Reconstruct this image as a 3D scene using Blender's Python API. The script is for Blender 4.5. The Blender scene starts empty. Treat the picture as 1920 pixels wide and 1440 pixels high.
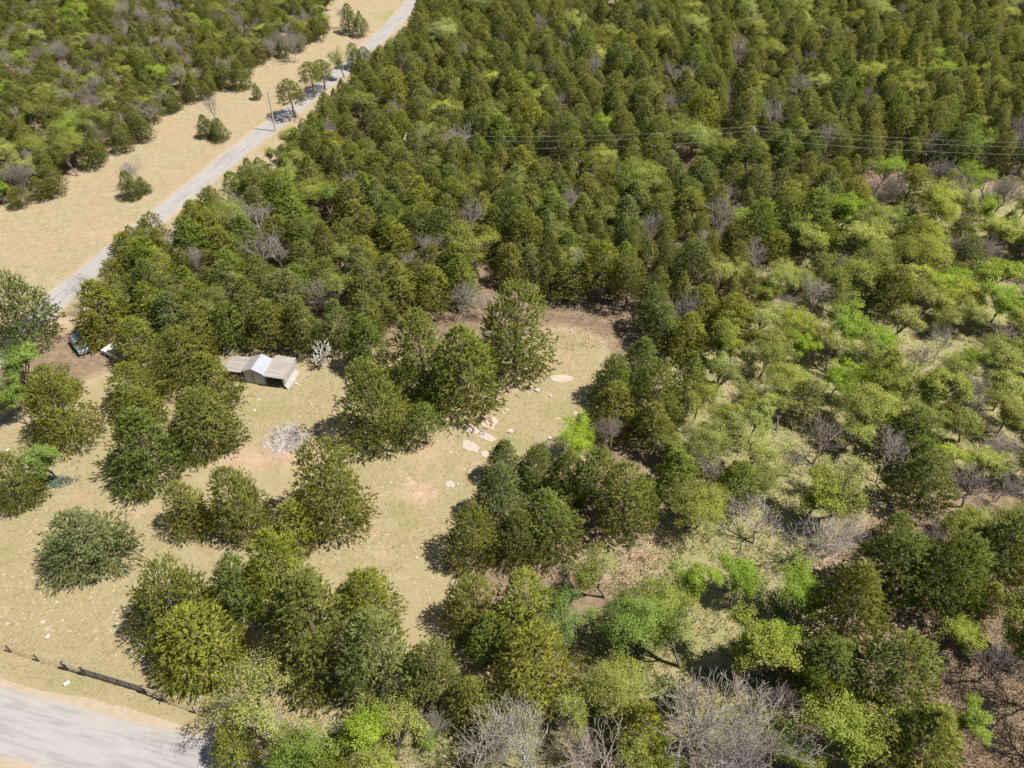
import bpy, math, random
import numpy as np
from mathutils import Vector, Matrix

# ---------------------------------------------------------------- camera, sky, sun, exposure
S = bpy.context.scene
COL = S.collection
CAM_H, PITCH, FPX = 72.0, math.radians(42.0), 1478.0
SP, CP = math.sin(PITCH), math.cos(PITCH)
cam_d = bpy.data.cameras.new("camera"); cam = bpy.data.objects.new("camera", cam_d); COL.objects.link(cam)
cam.location = (0, 0, CAM_H); cam.rotation_euler = (math.radians(90) - PITCH, 0, 0)
cam_d.sensor_fit = 'HORIZONTAL'; cam_d.sensor_width = 36.0; cam_d.lens = 36.0 * FPX / 1920.0
cam_d.clip_start = 0.5; cam_d.clip_end = 6000
S.camera = cam

SUN_EL = math.radians(60.0)
SUN_AZ = math.atan2(-0.25, 0.968)            # direction towards the sun, from +x
sx, sy, sz = math.cos(SUN_AZ) * math.cos(SUN_EL), math.sin(SUN_AZ) * math.cos(SUN_EL), math.sin(SUN_EL)
W = bpy.data.worlds.new("World"); S.world = W; W.use_nodes = True
nt = W.node_tree; nt.nodes.clear()
sky = nt.nodes.new("ShaderNodeTexSky"); sky.sky_type = 'NISHITA'; sky.sun_disc = False
sky.sun_elevation = SUN_EL; sky.sun_rotation = math.radians(90) - SUN_AZ
bg = nt.nodes.new("ShaderNodeBackground"); bg.inputs[1].default_value = 0.062
wo = nt.nodes.new("ShaderNodeOutputWorld")
nt.links.new(sky.outputs[0], bg.inputs[0]); nt.links.new(bg.outputs[0], wo.inputs[0])
sun_d = bpy.data.lights.new("sun", 'SUN'); sun_d.energy = 5.0; sun_d.angle = math.radians(0.53); sun_d.color = (1.0, 0.945, 0.85)
sun = bpy.data.objects.new("sun", sun_d); COL.objects.link(sun)
sun.rotation_euler = Vector((sx, sy, sz)).to_track_quat('Z', 'Y').to_euler()
vs = S.view_settings
vs.view_transform = 'Standard'; vs.look = 'None'; vs.gamma = 1.0; vs.exposure = 0.72; vs.use_curve_mapping = False
S.render.engine = 'CYCLES'
S.cycles.max_bounces = 6; S.cycles.diffuse_bounces = 4; S.cycles.glossy_bounces = 2
S.cycles.transmission_bounces = 4; S.cycles.transparent_max_bounces = 4

rng = random.Random(7)
nr = np.random.default_rng(11)

# ---------------------------------------------------------------- photograph pixel <-> place
def G(px, py, z=0.0):
    u = (px - 960) / FPX; v = (720 - py) / FPX
    dz = -SP + v * CP; dy = CP + v * SP
    s = (z - CAM_H) / dz
    return (u * s, dy * s)
def proj(x, y, z):
    d = y * CP + (CAM_H - z) * SP
    up = y * SP - (CAM_H - z) * CP
    return 960 + FPX * x / d, 720 - FPX * up / d, d
def inside(poly, x, y):
    c = False; n = len(poly); j = n - 1
    for i in range(n):
        xi, yi = poly[i]; xj, yj = poly[j]
        if (yi > y) != (yj > y) and x < (xj - xi) * (y - yi) / (yj - yi) + xi: c = not c
        j = i
    return c

# ---------------------------------------------------------------- helpers
def mesh_np(name, v, f):
    """v (n,3), f (m,3 or 4) -> mesh"""
    me = bpy.data.meshes.new(name)
    v = np.asarray(v, dtype=np.float32); f = np.asarray(f, dtype=np.int32)
    me.vertices.add(len(v)); me.vertices.foreach_set("co", v.ravel())
    k = f.shape[1]
    me.loops.add(f.size); me.loops.foreach_set("vertex_index", f.ravel())
    me.polygons.add(len(f)); me.polygons.foreach_set("loop_start", np.arange(0, f.size, k, dtype=np.int32))
    me.update(calc_edges=True); me.validate()
    return me
def link(o, parent=None):
    COL.objects.link(o)
    if parent is not None: o.parent = parent
    return o
def tag(o, label=None, cat=None, group=None, kind=None):
    if label: o['label'] = label
    if cat: o['category'] = cat
    if group: o['group'] = group
    if kind: o['kind'] = kind
    return o
def empty(name, loc, rz=0.0, scale=None):
    o = bpy.data.objects.new(name, None); o.location = loc; o.rotation_euler = (0, 0, rz)
    o.empty_display_size = 0.5
    if scale: o.scale = scale
    return link(o)
class MB:
    def __init__(s): s.v = []; s.f = []
    def quadbox(s, P):
        """8 points: bottom 4 ccw, top 4 ccw"""
        b = len(s.v); s.v += [tuple(p) for p in P]
        for q in ((3, 2, 1, 0), (4, 5, 6, 7), (0, 1, 5, 4), (1, 2, 6, 5), (2, 3, 7, 6), (3, 0, 4, 7)):
            s.f.append(tuple(b + i for i in q))
        return s
    def box(s, x0, x1, y0, y1, z0, z1):
        return s.quadbox([(x0, y0, z0), (x1, y0, z0), (x1, y1, z0), (x0, y1, z0), (x0, y0, z1), (x1, y0, z1), (x1, y1, z1), (x0, y1, z1)])
    def bar(s, a, b, w, h=None, sides=4):
        a = Vector(a); b = Vector(b); d = (b - a).normalized(); h = h or w
        u = d.cross(Vector((0, 0, 1)))
        if u.length < 1e-3: u = Vector((1, 0, 0))
        u.normalize(); n = u.cross(d)
        base = len(s.v)
        for p in (a, b):
            for k in range(sides):
                t = 2 * math.pi * (k + .5) / sides
                q = p + u * (math.cos(t) * w * .7071) + n * (math.sin(t) * h * .7071)
                s.v.append(tuple(q))
        for k in range(sides):
            k2 = (k + 1) % sides
            s.f.append((base + k, base + k2, base + sides + k2, base + sides + k))
        s.f.append(tuple(base + k for k in reversed(range(sides)))); s.f.append(tuple(base + sides + k for k in range(sides)))
        return s
    def poly(s, pts):
        b = len(s.v); s.v += [tuple(p) for p in pts]; s.f.append(tuple(range(b, b + len(pts)))); return s
    def build(s, name, m, parent=None, smooth=False):
        me = bpy.data.meshes.new(name); me.from_pydata(s.v, [], s.f); me.update()
        me.materials.append(m)
        if smooth: me.polygons.foreach_set("use_smooth", [True] * len(me.polygons))
        o = bpy.data.objects.new(name, me)
        return link(o, parent)

# ---------------------------------------------------------------- materials
def new_mat(name):
    m = bpy.data.materials.new(name); m.use_nodes = True
    n = m.node_tree; n.nodes.clear()
    out = n.nodes.new("ShaderNodeOutputMaterial"); b = n.nodes.new("ShaderNodeBsdfPrincipled")
    n.links.new(b.outputs[0], out.inputs[0])
    return m, n, b, out
def N(n, t, **kw):
    x = n.nodes.new(t)
    for k, v in kw.items(): setattr(x, k, v)
    return x
def mixc(n, a, b, fac, mode='MIX'):
    x = n.nodes.new("ShaderNodeMix"); x.data_type = 'RGBA'; x.blend_type = mode; x.clamp_factor = True
    for sock, val in ((x.inputs[0], fac), (x.inputs[6], a), (x.inputs[7], b)):
        if hasattr(val, 'is_output') or isinstance(val, bpy.types.NodeSocket): n.links.new(val, sock)
        elif isinstance(val, (int, float)): sock.default_value = val
        else: sock.default_value = (*val, 1)
    return x.outputs[2]
def math_(n, op, a, b=None, clamp=False):
    x = n.nodes.new("ShaderNodeMath"); x.operation = op; x.use_clamp = clamp
    for i, v in enumerate((a, b)):
        if v is None: continue
        if isinstance(v, bpy.types.NodeSocket): n.links.new(v, x.inputs[i])
        else: x.inputs[i].default_value = v
    return x.outputs[0]
def ramp(n, src, stops):
    r = n.nodes.new("ShaderNodeValToRGB"); e = r.color_ramp.elements
    while len(e) < len(stops): e.new(0.5)
    for i, (p, c) in enumerate(stops):
        e[i].position = p; e[i].color = (*c, 1) if len(c) == 3 else c
    n.links.new(src, r.inputs[0]); return r.outputs[0]
def noise(n, vec, scale, detail=4, rough=0.6):
    x = n.nodes.new("ShaderNodeTexNoise"); x.inputs['Scale'].default_value = scale
    x.inputs['Detail'].default_value = detail; x.inputs['Roughness'].default_value = rough
    if vec is not None: n.links.new(vec, x.inputs['Vector'])
    return x.outputs['Fac']
def attr(n, name):
    x = n.nodes.new("ShaderNodeAttribute"); x.attribute_name = name; return x.outputs['Fac']
def simple(name, c, rough=0.8, metal=0.0, var=0.25, scale=3.0, c2=None):
    m, n, b, o = new_mat(name)
    tc = N(n, "ShaderNodeTexCoord").outputs['Object']
    f = noise(n, tc, scale, 6)
    f = ramp(n, f, [(0.3, (0, 0, 0)), (0.7, (1, 1, 1))])
    c2 = c2 or tuple(x * (1 - var) for x in c)
    n.links.new(mixc(n, c, c2, f), b.inputs['Base Color'])
    b.inputs['Roughness'].default_value = rough; b.inputs['Metallic'].default_value = metal
    return m
def leaf_mat(name, stops, rand_stops, trans=0.3, val=(0.8, 1.2), tint_name='tint'):
    m, n, b, out = new_mat(name)
    info = N(n, "ShaderNodeObjectInfo")
    base = ramp(n, attr(n, tint_name), stops)
    rnd = ramp(n, info.outputs['Random'], rand_stops)
    c = mixc(n, base, rnd, 1.0, 'MULTIPLY')
    c = mixc(n, c, info.outputs['Color'], 1.0, 'MULTIPLY')
    n.links.new(c, b.inputs['Base Color'])
    b.inputs['Roughness'].default_value = 0.62; b.inputs['Specular IOR Level'].default_value = 0.25
    tr = N(n, "ShaderNodeBsdfTranslucent")
    tc = mixc(n, c, (1.25, 1.2, 0.55), 1.0, 'MULTIPLY'); n.links.new(tc, tr.inputs[0])
    mx = N(n, "ShaderNodeMixShader"); mx.inputs[0].default_value = trans
    n.links.new(b.outputs[0], mx.inputs[1]); n.links.new(tr.outputs[0], mx.inputs[2]); n.links.new(mx.outputs[0], out.inputs[0])
    return m
RS = [(0.0, (0.80, 0.87, 0.92)), (0.2, (1.02, 1.02, 0.85)), (0.4, (0.88, 0.95, 0.80)), (0.6, (1.08, 1.04, 0.95)), (0.8, (0.95, 0.98, 1.1)), (1.0, (1.12, 1.12, 0.8))]
M = {}
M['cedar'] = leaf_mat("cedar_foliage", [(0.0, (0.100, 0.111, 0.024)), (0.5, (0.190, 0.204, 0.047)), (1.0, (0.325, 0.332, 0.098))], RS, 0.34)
M['leaf'] = leaf_mat("spring_leaves", [(0.0, (0.235, 0.265, 0.066)), (0.6, (0.335, 0.365, 0.110)), (1.0, (0.430, 0.445, 0.175))], RS, 0.46)
M['bark'] = simple("grey_brown_bark", (0.17, 0.14, 0.112), 0.95, 0, 0.4, 2.5)
M['bark_dark'] = simple("dark_bark", (0.085, 0.068, 0.054), 0.95, 0, 0.4, 2.5)
M['bark_pale'] = simple("pale_twigs", (0.40, 0.355, 0.315), 0.95, 0, 0.35, 1.5, (0.25, 0.215, 0.185))
M['bark_white'] = simple("weathered_white_wood", (0.46, 0.425, 0.39), 0.9, 0, 0.3, 2.0)
M['bark_snag'] = simple("bleached_dead_wood", (0.62, 0.59, 0.55), 0.9, 0, 0.2, 2.0)
M['bark_mauve'] = simple("mauve_grey_twigs", (0.31, 0.255, 0.23), 0.95, 0, 0.35, 1.5, (0.22, 0.18, 0.16))
M['wood'] = simple("old_wood", (0.30, 0.25, 0.20), 0.9, 0, 0.4, 4)
M['post'] = simple("dark_fence_post", (0.10, 0.08, 0.07), 0.9, 0, 0.4, 6)
M['white'] = simple("white_paint", (0.66, 0.65, 0.63), 0.6, 0, 0.15, 4)
M['grey_wall'] = simple("grey_painted_sheet", (0.50, 0.53, 0.55), 0.6, 0.0, 0.2, 2)
M['white_sheet'] = simple("white_painted_sheet", (0.40, 0.395, 0.38), 0.6, 0.0, 0.22, 1.5)
def streaky(name, c, c2, c3, metal, rough):
    m, n, b, o = new_mat(name)
    mp = N(n, "ShaderNodeMapping"); mp.inputs['Scale'].default_value = (0.35, 5.0, 0.35); n.links.new(N(n, "ShaderNodeTexCoord").outputs['Object'], mp.inputs[0])
    f = ramp(n, noise(n, mp.outputs[0], 1.0, 5, .65), [(0.36, (0, 0, 0)), (0.62, (1, 1, 1))])
    k = mixc(n, c, c2, f)
    g = ramp(n, noise(n, mp.outputs[0], 3.1, 4, .6), [(0.55, (0, 0, 0)), (0.66, (1, 1, 1))])
    n.links.new(mixc(n, k, c3, g), b.inputs['Base Color']); b.inputs['Roughness'].default_value = rough; b.inputs['Metallic'].default_value = metal
    return m
M['rust_roof'] = streaky("weathered_tin_roof", (0.36, 0.335, 0.31), (0.25, 0.225, 0.20), (0.30, 0.235, 0.18), 0.1, 0.65)
M['new_roof'] = streaky("bright_tin_roof", (0.36, 0.385, 0.425), (0.26, 0.28, 0.315), (0.25, 0.25, 0.26), 0.2, 0.55)
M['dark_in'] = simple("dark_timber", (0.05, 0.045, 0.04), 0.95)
M['steel'] = simple("galvanised_pipe", (0.20, 0.20, 0.20), 0.5, 0.6, 0.3, 5)
M['wire'] = simple("fence_wire", (0.22, 0.19, 0.16), 0.6, 0.4)
M['cable'] = simple("aluminium_cable", (0.45, 0.44, 0.42), 0.5, 0.0)
M['pole'] = simple("utility_pole_wood", (0.46, 0.43, 0.40), 0.9, 0, 0.3, 2)
M['paint_silver'] = simple("silver_blue_paint", (0.22, 0.27, 0.36), 0.28, 0.5, 0.05)
M['paint_white'] = simple("white_car_paint", (0.78, 0.78, 0.76), 0.3, 0.0, 0.04)
M['glass'] = simple("dark_glass", (0.02, 0.03, 0.045), 0.08)
M['rubber'] = simple("tyre_rubber", (0.02, 0.02, 0.02), 0.85)
M['chrome'] = simple("bright_trim", (0.6, 0.6, 0.62), 0.25, 0.8)
M['lamp_red'] = simple("red_lens", (0.45, 0.02, 0.02), 0.2)
M['red'] = simple("dark_red_paint", (0.28, 0.05, 0.05), 0.6)
M['rock'] = simple("pale_limestone", (0.43, 0.365, 0.315), 0.92, 0, 0.3, 0.9, (0.37, 0.275, 0.21))
M['rock_grey'] = simple("lichen_grey_limestone", (0.345, 0.33, 0.315), 0.92, 0, 0.3, 0.8, (0.40, 0.315, 0.25))
M['rock_white'] = simple("white_limestone", (0.48, 0.45, 0.40), 0.9, 0, 0.2, 3)
M['ash'] = simple("pale_ash", (0.33, 0.27, 0.225), 0.98, 0, 0.5, 1.2, (0.09, 0.082, 0.08))
M['debris'] = simple("broken_board_and_plaster", (0.43, 0.385, 0.345), 0.9, 0, 0.5, 1.1, (0.17, 0.15, 0.135))
M['iris'] = simple("blue_green_blades", (0.21, 0.29, 0.215), 0.6, 0, 0.35, 3)
M['drum'] = simple("rusty_brown_drum", (0.09, 0.045, 0.03), 0.8, 0.3)
M['tuft'] = leaf_mat("grass_tufts", [(0.0, (0.17, 0.165, 0.055)), (0.5, (0.29, 0.25, 0.12)), (1.0, (0.38, 0.31, 0.175))], [(0, (1, 1, 1)), (1, (1, 1, 1))], 0.3)
M['weed'] = leaf_mat("green_weeds", [(0.0, (0.085, 0.115, 0.028)), (1.0, (0.17, 0.18, 0.06))], [(0, (1, 1, 1)), (1, (1, 1, 1))], 0.35)

def ground_material():
    m, n, b, out = new_mat("dry_grass_and_dirt")
    P = N(n, "ShaderNodeNewGeometry").outputs['Position']
    n1 = noise(n, P, 0.09, 5, .6); n2 = noise(n, P, 0.42, 6, .65); n3 = noise(n, P, 2.3, 6, .7); n4 = noise(n, P, 8.0, 3, .7)
    n5 = noise(n, P, 0.85, 5, .7)
    straw = mixc(n, (0.372, 0.292, 0.200), (0.262, 0.226, 0.128), ramp(n, n5, [(0.35, (0, 0, 0)), (0.65, (1, 1, 1))]))
    straw = mixc(n, straw, (0.352, 0.250, 0.168), ramp(n, n1, [(0.45, (0, 0, 0)), (0.68, (0.8, 0.8, 0.8))]))
    green = mixc(n, (0.262, 0.248, 0.112), (0.175, 0.188, 0.066), ramp(n, n3, [(0.35, (0, 0, 0)), (0.65, (1, 1, 1))]))
    def masked(name, edge, soft):
        a = attr(n, name)
        w = math_(n, 'ADD', math_(n, 'MULTIPLY', n2, 0.55), math_(n, 'MULTIPLY', n3, 0.45))
        x = math_(n, 'SUBTRACT', math_(n, 'ADD', a, math_(n, 'MULTIPLY', math_(n, 'SUBTRACT', w, 0.5), 1.7)), edge)
        return math_(n, 'DIVIDE', x, soft, True)
    c = mixc(n, straw, green, masked('green', 0.30, 0.45))
    dirt = mixc(n, (0.425, 0.318, 0.235), (0.345, 0.232, 0.155), ramp(n, n2, [(0.4, (0, 0, 0)), (0.6, (1, 1, 1))]))
    c = mixc(n, c, dirt, masked('dirt', 0.38, 0.4))
    litter = mixc(n, (0.185, 0.130, 0.085), (0.28, 0.205, 0.145), ramp(n, n3, [(0.4, (0, 0, 0)), (0.65, (1, 1, 1))]))
    litter = mixc(n, litter, (0.13, 0.095, 0.065), ramp(n, n5, [(0.42, (0.8, 0.8, 0.8)), (0.6, (0, 0, 0))]))
    c = mixc(n, c, litter, masked('litter', 0.35, 0.5))
    pale = mixc(n, (0.48, 0.405, 0.325), (0.42, 0.325, 0.24), ramp(n, n3, [(0.4, (0, 0, 0)), (0.6, (1, 1, 1))]))
    c = mixc(n, c, pale, masked('pale', 0.55, 0.25))
    # stray pebbles and bare specks
    sp = ramp(n, n4, [(0.58, (0, 0, 0)), (0.70, (0.75, 0.75, 0.75))])
    c = mixc(n, c, (0.43, 0.36, 0.26), sp)
    dk = ramp(n, n4, [(0.28, (0.62, 0.62, 0.62)), (0.45, (0, 0, 0))])
    c = mixc(n, c, (0.19, 0.155, 0.07), dk)
    n.links.new(c, b.inputs['Base Color']); b.inputs['Roughness'].default_value = 0.97
    b.inputs['Specular IOR Level'].default_value = 0.1
    bp = N(n, "ShaderNodeBump"); bp.inputs['Strength'].default_value = 0.9; bp.inputs['Distance'].default_value = 0.12
    n.links.new(math_(n, 'ADD', n3, math_(n, 'MULTIPLY', n4, 0.6)), bp.inputs['Height']); n.links.new(bp.outputs[0], b.inputs['Normal'])
    return m
def road_material():
    m, n, b, out = new_mat("pale_chip_seal")
    u = attr(n, 'across'); P = N(n, "ShaderNodeNewGeometry").outputs['Position']
    cmb = N(n, "ShaderNodeCombineXYZ"); n.links.new(math_(n, 'MULTIPLY', u, 9.0), cmb.inputs[0]); n.links.new(math_(n, 'MULTIPLY', attr(n, 'along'), 0.11), cmb.inputs[1])
    st = noise(n, cmb.outputs[0], 1.0, 6, .6); n2 = noise(n, P, 0.7, 6, .7); n4 = noise(n, P, 14, 3, .8)
    c = mixc(n, (0.300, 0.280, 0.266), (0.190, 0.178, 0.173), ramp(n, st, [(0.47, (0, 0, 0)), (0.70, (1, 1, 1))]))
    c = mixc(n, c, (0.36, 0.33, 0.302), ramp(n, n2, [(0.5, (0, 0, 0)), (0.75, (0.7, 0.7, 0.7))]))
    edge = ramp(n, math_(n, 'ABSOLUTE', math_(n, 'SUBTRACT', u, 0.5)), [(0.40, (0, 0, 0)), (0.5, (0.6, 0.6, 0.6))])
    c = mixc(n, c, (0.33, 0.272, 0.212), edge)
    c = mixc(n, c, (0.28, 0.26, 0.25), ramp(n, n4, [(0.3, (0.5, 0.5, 0.5)), (0.45, (0, 0, 0))]))
    n.links.new(c, b.inputs['Base Color']); b.inputs['Roughness'].default_value = 0.9
    bp = N(n, "ShaderNodeBump"); bp.inputs['Strength'].default_value = 0.4; bp.inputs['Distance'].default_value = 0.02
    n.links.new(n4, bp.inputs['Height']); n.links.new(bp.outputs[0], b.inputs['Normal'])
    return m
M['ground'] = ground_material(); M['road'] = road_material()
m, n, b, o_ = new_mat("sandy_shoulder")
P_ = N(n, "ShaderNodeNewGeometry").outputs['Position']
c_ = mixc(n, (0.345, 0.283, 0.215), (0.300, 0.238, 0.160), ramp(n, noise(n, P_, 1.1, 6, .7), [(0.4, (0, 0, 0)), (0.62, (1, 1, 1))]))
n.links.new(c_, b.inputs['Base Color']); b.inputs['Roughness'].default_value = 0.95; M['shoulder'] = m

# ---------------------------------------------------------------- open ground seen in the photograph
FIELD = [(-200, 470), (0, 408), (90, 375), (160, 330), (255, 278), (300, 228), (370, 192), (440, 168), (500, 120), (560, 100), (600, 75), (640, 66), (625, 30), (620, -10), (650, -60), (800, -60), (770, 25),
         (738, 72), (702, 98), (662, 125), (604, 190), (560, 215), (515, 270), (430, 335), (345, 390), (320, 425), (250, 420), (190, 470), (180, 510), (112, 560), (85, 575), (55, 520), (0, 500), (-200, 560)]
YARD = [(418, 668), (555, 655), (640, 684), (640, 720), (598, 780), (600, 810), (680, 833), (690, 862), (640, 830), (565, 812), (535, 860), (515, 900), (490, 862), (412, 850), (440, 800), (460, 722)]
MEADOW = [(-300, 985), (0, 962), (60, 925), (100, 905), (132, 850), (180, 812), (192, 830), (182, 900), (200, 940), (300, 925), (288, 990), (330, 1025), (400, 1015), (390, 1045), (300, 1035), (232, 1085), (226, 1200), (270, 1285), (400, 1300), (385, 1400), (400, 1500), (-300, 1500)]
LANE = [(592, 992), (690, 905), (690, 865), (790, 842), (830, 762), (922, 700), (985, 690), (1030, 640), (1042, 620), (1062, 655), (1128, 655), (1120, 700), (1080, 722), (1128, 772), (1110, 785), (1030, 800), (1025, 825), (925, 835), (900, 885), (858, 915), (822, 930), (790, 1010), (842, 1085), (790, 1140), (745, 1090), (690, 1045), (600, 1060)]
GLADE = [(1112, 1050), (1195, 1030), (1240, 985), (1268, 1000), (1250, 1080), (1130, 1092)]
GAPE = [(1835, 1220), (1900, 1230), (1920, 1440), (1840, 1440), (1805, 1320)]
CARSPOT = [(100, 620), (130, 605), (180, 650), (215, 645), (200, 680), (160, 675)]
GAPS = [[(1134, -40), (1180, -40), (1168, 26), (1138, 34)], [(1106, 52), (1136, 52), (1128, 74), (1112, 74)], [(1312, 476), (1372, 478), (1368, 508), (1318, 508)], [(1402, 424), (1442, 418), (1434, 452), (1404, 458)], [(1040, 565), (1120, 570), (1180, 600), (1130, 640), (1060, 640)], [(1250, 465), (1290, 470), (1280, 490), (1250, 490)]]
OPEN = GAPS + [FIELD, YARD, MEADOW, LANE, GLADE, GAPE, CARSPOT]

# ---------------------------------------------------------------- ground sheet with real cover patches
def axis(a, b, step, far):
    core = list(np.arange(a, b + 1e-6, step))
    return np.array([a - f for f in far][::-1] + core + [b + f for f in far])
gx = axis(-140, 140, 1.0, [6, 20, 50, 110, 240, 600, 1500, 3200]); gy = axis(8, 262, 1.0, [6, 20, 50, 110, 240, 600, 1500, 3200])
XX, YY = np.meshgrid(gx, gy); nx, ny = len(gx), len(gy)
gv = np.stack([XX.ravel(), YY.ravel(), np.zeros(nx * ny)], 1)
ii, jj = np.meshgrid(np.arange(nx - 1), np.arange(ny - 1)); q0 = (jj * nx + ii).ravel()
gf = np.stack([q0, q0 + 1, q0 + nx + 1, q0 + nx], 1)
gme = mesh_np("ground", gv, gf)
def blobs(lst):
    a = np.zeros(nx * ny)
    for px, py, rx, ry, s in lst:
        x, y = G(px, py); _, _, d = proj(x, y, 0)
        wx = rx * d / FPX; wy = abs(G(px, py - ry)[1] - y)
        a = np.maximum(a, s * np.exp(-(((gv[:, 0] - x) / wx) ** 2 + ((gv[:, 1] - y) / wy) ** 2)))
    return a
def polymask(polys, blur=2):
    pp = np.zeros(nx * ny)
    d = gv[:, 1] * CP + CAM_H * SP
    px = 960 + FPX * gv[:, 0] / np.maximum(d, 1); py = 720 - FPX * (gv[:, 1] * SP - CAM_H * CP) / np.maximum(d, 1)
    for poly in polys:
        c = np.zeros(len(pp), bool); j = len(poly) - 1
        for i in range(len(poly)):
            xi, yi = poly[i]; xj, yj = poly[j]
            if yi != yj:
                h = ((yi > py) != (yj > py)) & (px < (xj - xi) * (py - yi) / (yj - yi) + xi); c ^= h
            j = i
        pp[c] = 1
    g = pp.reshape(ny, nx)
    for _ in range(blur):
        p = np.pad(g, 1, mode='edge'); g = (p[1:-1, 1:-1] + p[:-2, 1:-1] + p[2:, 1:-1] + p[1:-1, :-2] + p[1:-1, 2:]) / 5
    return g.ravel()
OPEN_G = [[(-200, 455), (0, 392), (90, 360), (160, 316), (250, 262), (292, 215), (365, 178), (440, 155), (500, 108), (556, 90), (600, 66), (628, 55), (600, 0), (650, -80), (830, -80), (790, 30), (700, 140), (560, 270), (400, 420), (180, 600), (40, 640), (-200, 700)],
          [(-300, 900), (60, 780), (200, 700), (420, 640), (640, 660), (900, 680), (1040, 610), (1140, 640), (1150, 790), (1060, 900), (900, 1000), (860, 1150), (1000, 1330), (700, 1330), (400, 1500), (-300, 1600)],
          GLADE, [(1080, 1180), (1250, 1170), (1250, 1260), (1080, 1350)]]
om = polymask(OPEN_G, 3)
SLOPE = [(1250, 650), (1400, 540), (1560, 420), (1720, 340), (2000, 360), (2000, 900), (1700, 930), (1560, 1000), (1500, 1300), (1230, 1300), (1230, 800)]
sm = polymask([SLOPE], 4)
fm = polymask([OPEN_G[0]], 3)
litter = (1 - om) * 0.85 * (1 - 0.55 * sm)
green = np.maximum.reduce([blobs([(500, 770, 120, 34, .75), (580, 780, 70, 25, .6), (755, 950, 38, 34, .95), (770, 985, 30, 20, .9), (960, 830, 100, 40, .75), (1050, 770, 80, 40, .75), (900, 860, 60, 20, .6), (130, 1290, 150, 24, .75), (280, 1340, 120, 22, .7), (150, 1180, 200, 70, .45),
    (1190, 1245, 90, 35, .95), (1240, 1300, 80, 60, .8), (200, 960, 60, 40, .5), (50, 960, 70, 60, .65), (10, 1040, 40, 40, .8), (20, 850, 50, 30, .7), (720, 1000, 60, 30, .5), (820, 1030, 40, 26, .6), (1150, 1040, 60, 30, .7), (40, 1420, 60, 20, .9), (960, 760, 60, 20, .55), (380, 335, 60, 14, .5), (290, 355, 60, 14, .45), (740, 30, 40, 14, .7), (480, 1290, 90, 40, .6), (1000, 1350, 120, 60, .6), (900, 1400, 220, 80, .9), (1120, 1330, 170, 70, .9), (620, 1400, 160, 60, .8), (1250, 1200, 120, 60, .8), (1380, 1360, 160, 90, .85), (740, 890, 50, 25, .55), (870, 820, 50, 20, .4)]), 0.62 * sm, 0.52 * om * (1 - fm), 0.30 * fm])
TRK = [(700, 1000), (735, 930), (775, 880), (820, 842), (862, 800), (905, 765), (950, 730), (1000, 700), (1050, 672)]
dirt = np.maximum.reduce([blobs([(x_ + o_, y_, 13, 12, .72) for x_, y_ in TRK for o_ in (-8, 16)] + [((a_[0] + b_[0]) / 2, (a_[1] + b_[1]) / 2, 16, 13, .7) for a_, b_ in zip(TRK[:-1], TRK[1:])]), blobs([(470, 860, 110, 40, .8), (560, 850, 80, 45, .85), (800, 850, 60, 40, .7), (790, 925, 60, 34, .85), (880, 870, 50, 30, .6), (1000, 690, 50, 30, .7), (720, 1040, 60, 30, .6), (1180, 1045, 80, 30, .7), (150, 930, 80, 26, .6), (250, 960, 70, 26, .65), (330, 980, 70, 26, .6), (560, 700, 40, 20, .7), (110, 608, 30, 16, .9), (160, 680, 60, 30, .9), (320, 470, 60, 20, .5), (190, 440, 120, 24, .6), (60, 480, 80, 20, .5), (450, 1360, 70, 16, .5), (1330, 490, 50, 14, .8), (1100, 600, 120, 60, .5), (1420, 435, 30, 18, .95), (680, 950, 60, 30, .5), (640, 1020, 60, 30, .5)]),
    0.43 * om * (1 - .3 * fm)])
pr_ = random.Random(3); PALE = []
for q_, n_ in (([(0, 980), (250, 960), (230, 1230), (0, 1230)], 46), (YARD, 22), ([(600, 900), (830, 780), (1100, 660), (840, 1080), (690, 1060)], 26), ([(0, 410), (300, 240), (520, 120), (430, 300), (100, 500), (0, 500)], 26)):
    xs_ = [p[0] for p in q_]; ys_ = [p[1] for p in q_]
    for _ in range(n_):
        a_, b_ = pr_.uniform(min(xs_), max(xs_)), pr_.uniform(min(ys_), max(ys_))
        if inside(q_, a_, b_): PALE.append((a_, b_, pr_.uniform(8, 24), pr_.uniform(4, 9), pr_.uniform(.45, .8)))
pale = blobs(PALE + [(1055, 710, 28, 10, .9), (770, 905, 30, 16, .75), (820, 905, 24, 10, .6), (700, 1030, 45, 16, .75), (790, 1040, 40, 14, .5), (560, 745, 50, 8, .65), (500, 795, 60, 12, .4), (60, 1000, 60, 26, .5), (20, 1100, 40, 30, .6), (75, 1170, 30, 14, .6), (10, 1145, 20, 20, .8), (470, 780, 50, 14, .45), (520, 825, 50, 18, .5), (130, 430, 22, 8, .7), (540, 150, 18, 5, .8), (430, 210, 16, 5, .6), (1000, 730, 40, 8, .4), (300, 1020, 50, 16, .4), (200, 1000, 50, 14, .45), (360, 1075, 40, 10, .6), (110, 1275, 8, 5, .9), (720, 1110, 40, 20, .4), (1185, 1160, 40, 14, .5), (150, 935, 30, 8, .6), (120, 700, 20, 6, .7)])
litter = litter * (1 - .8 * green)
for nm, arr in (('green', green), ('dirt', dirt), ('litter', litter), ('pale', pale)):
    a = gme.attributes.new(nm, 'FLOAT', 'POINT'); a.data.foreach_set('value', arr.astype(np.float32))
gme.materials.append(M['ground'])
ground = link(bpy.data.objects.new("ground", gme)); tag(ground, kind='structure', label="dry grass and reddish dirt ground under the woods", cat="ground")

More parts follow.
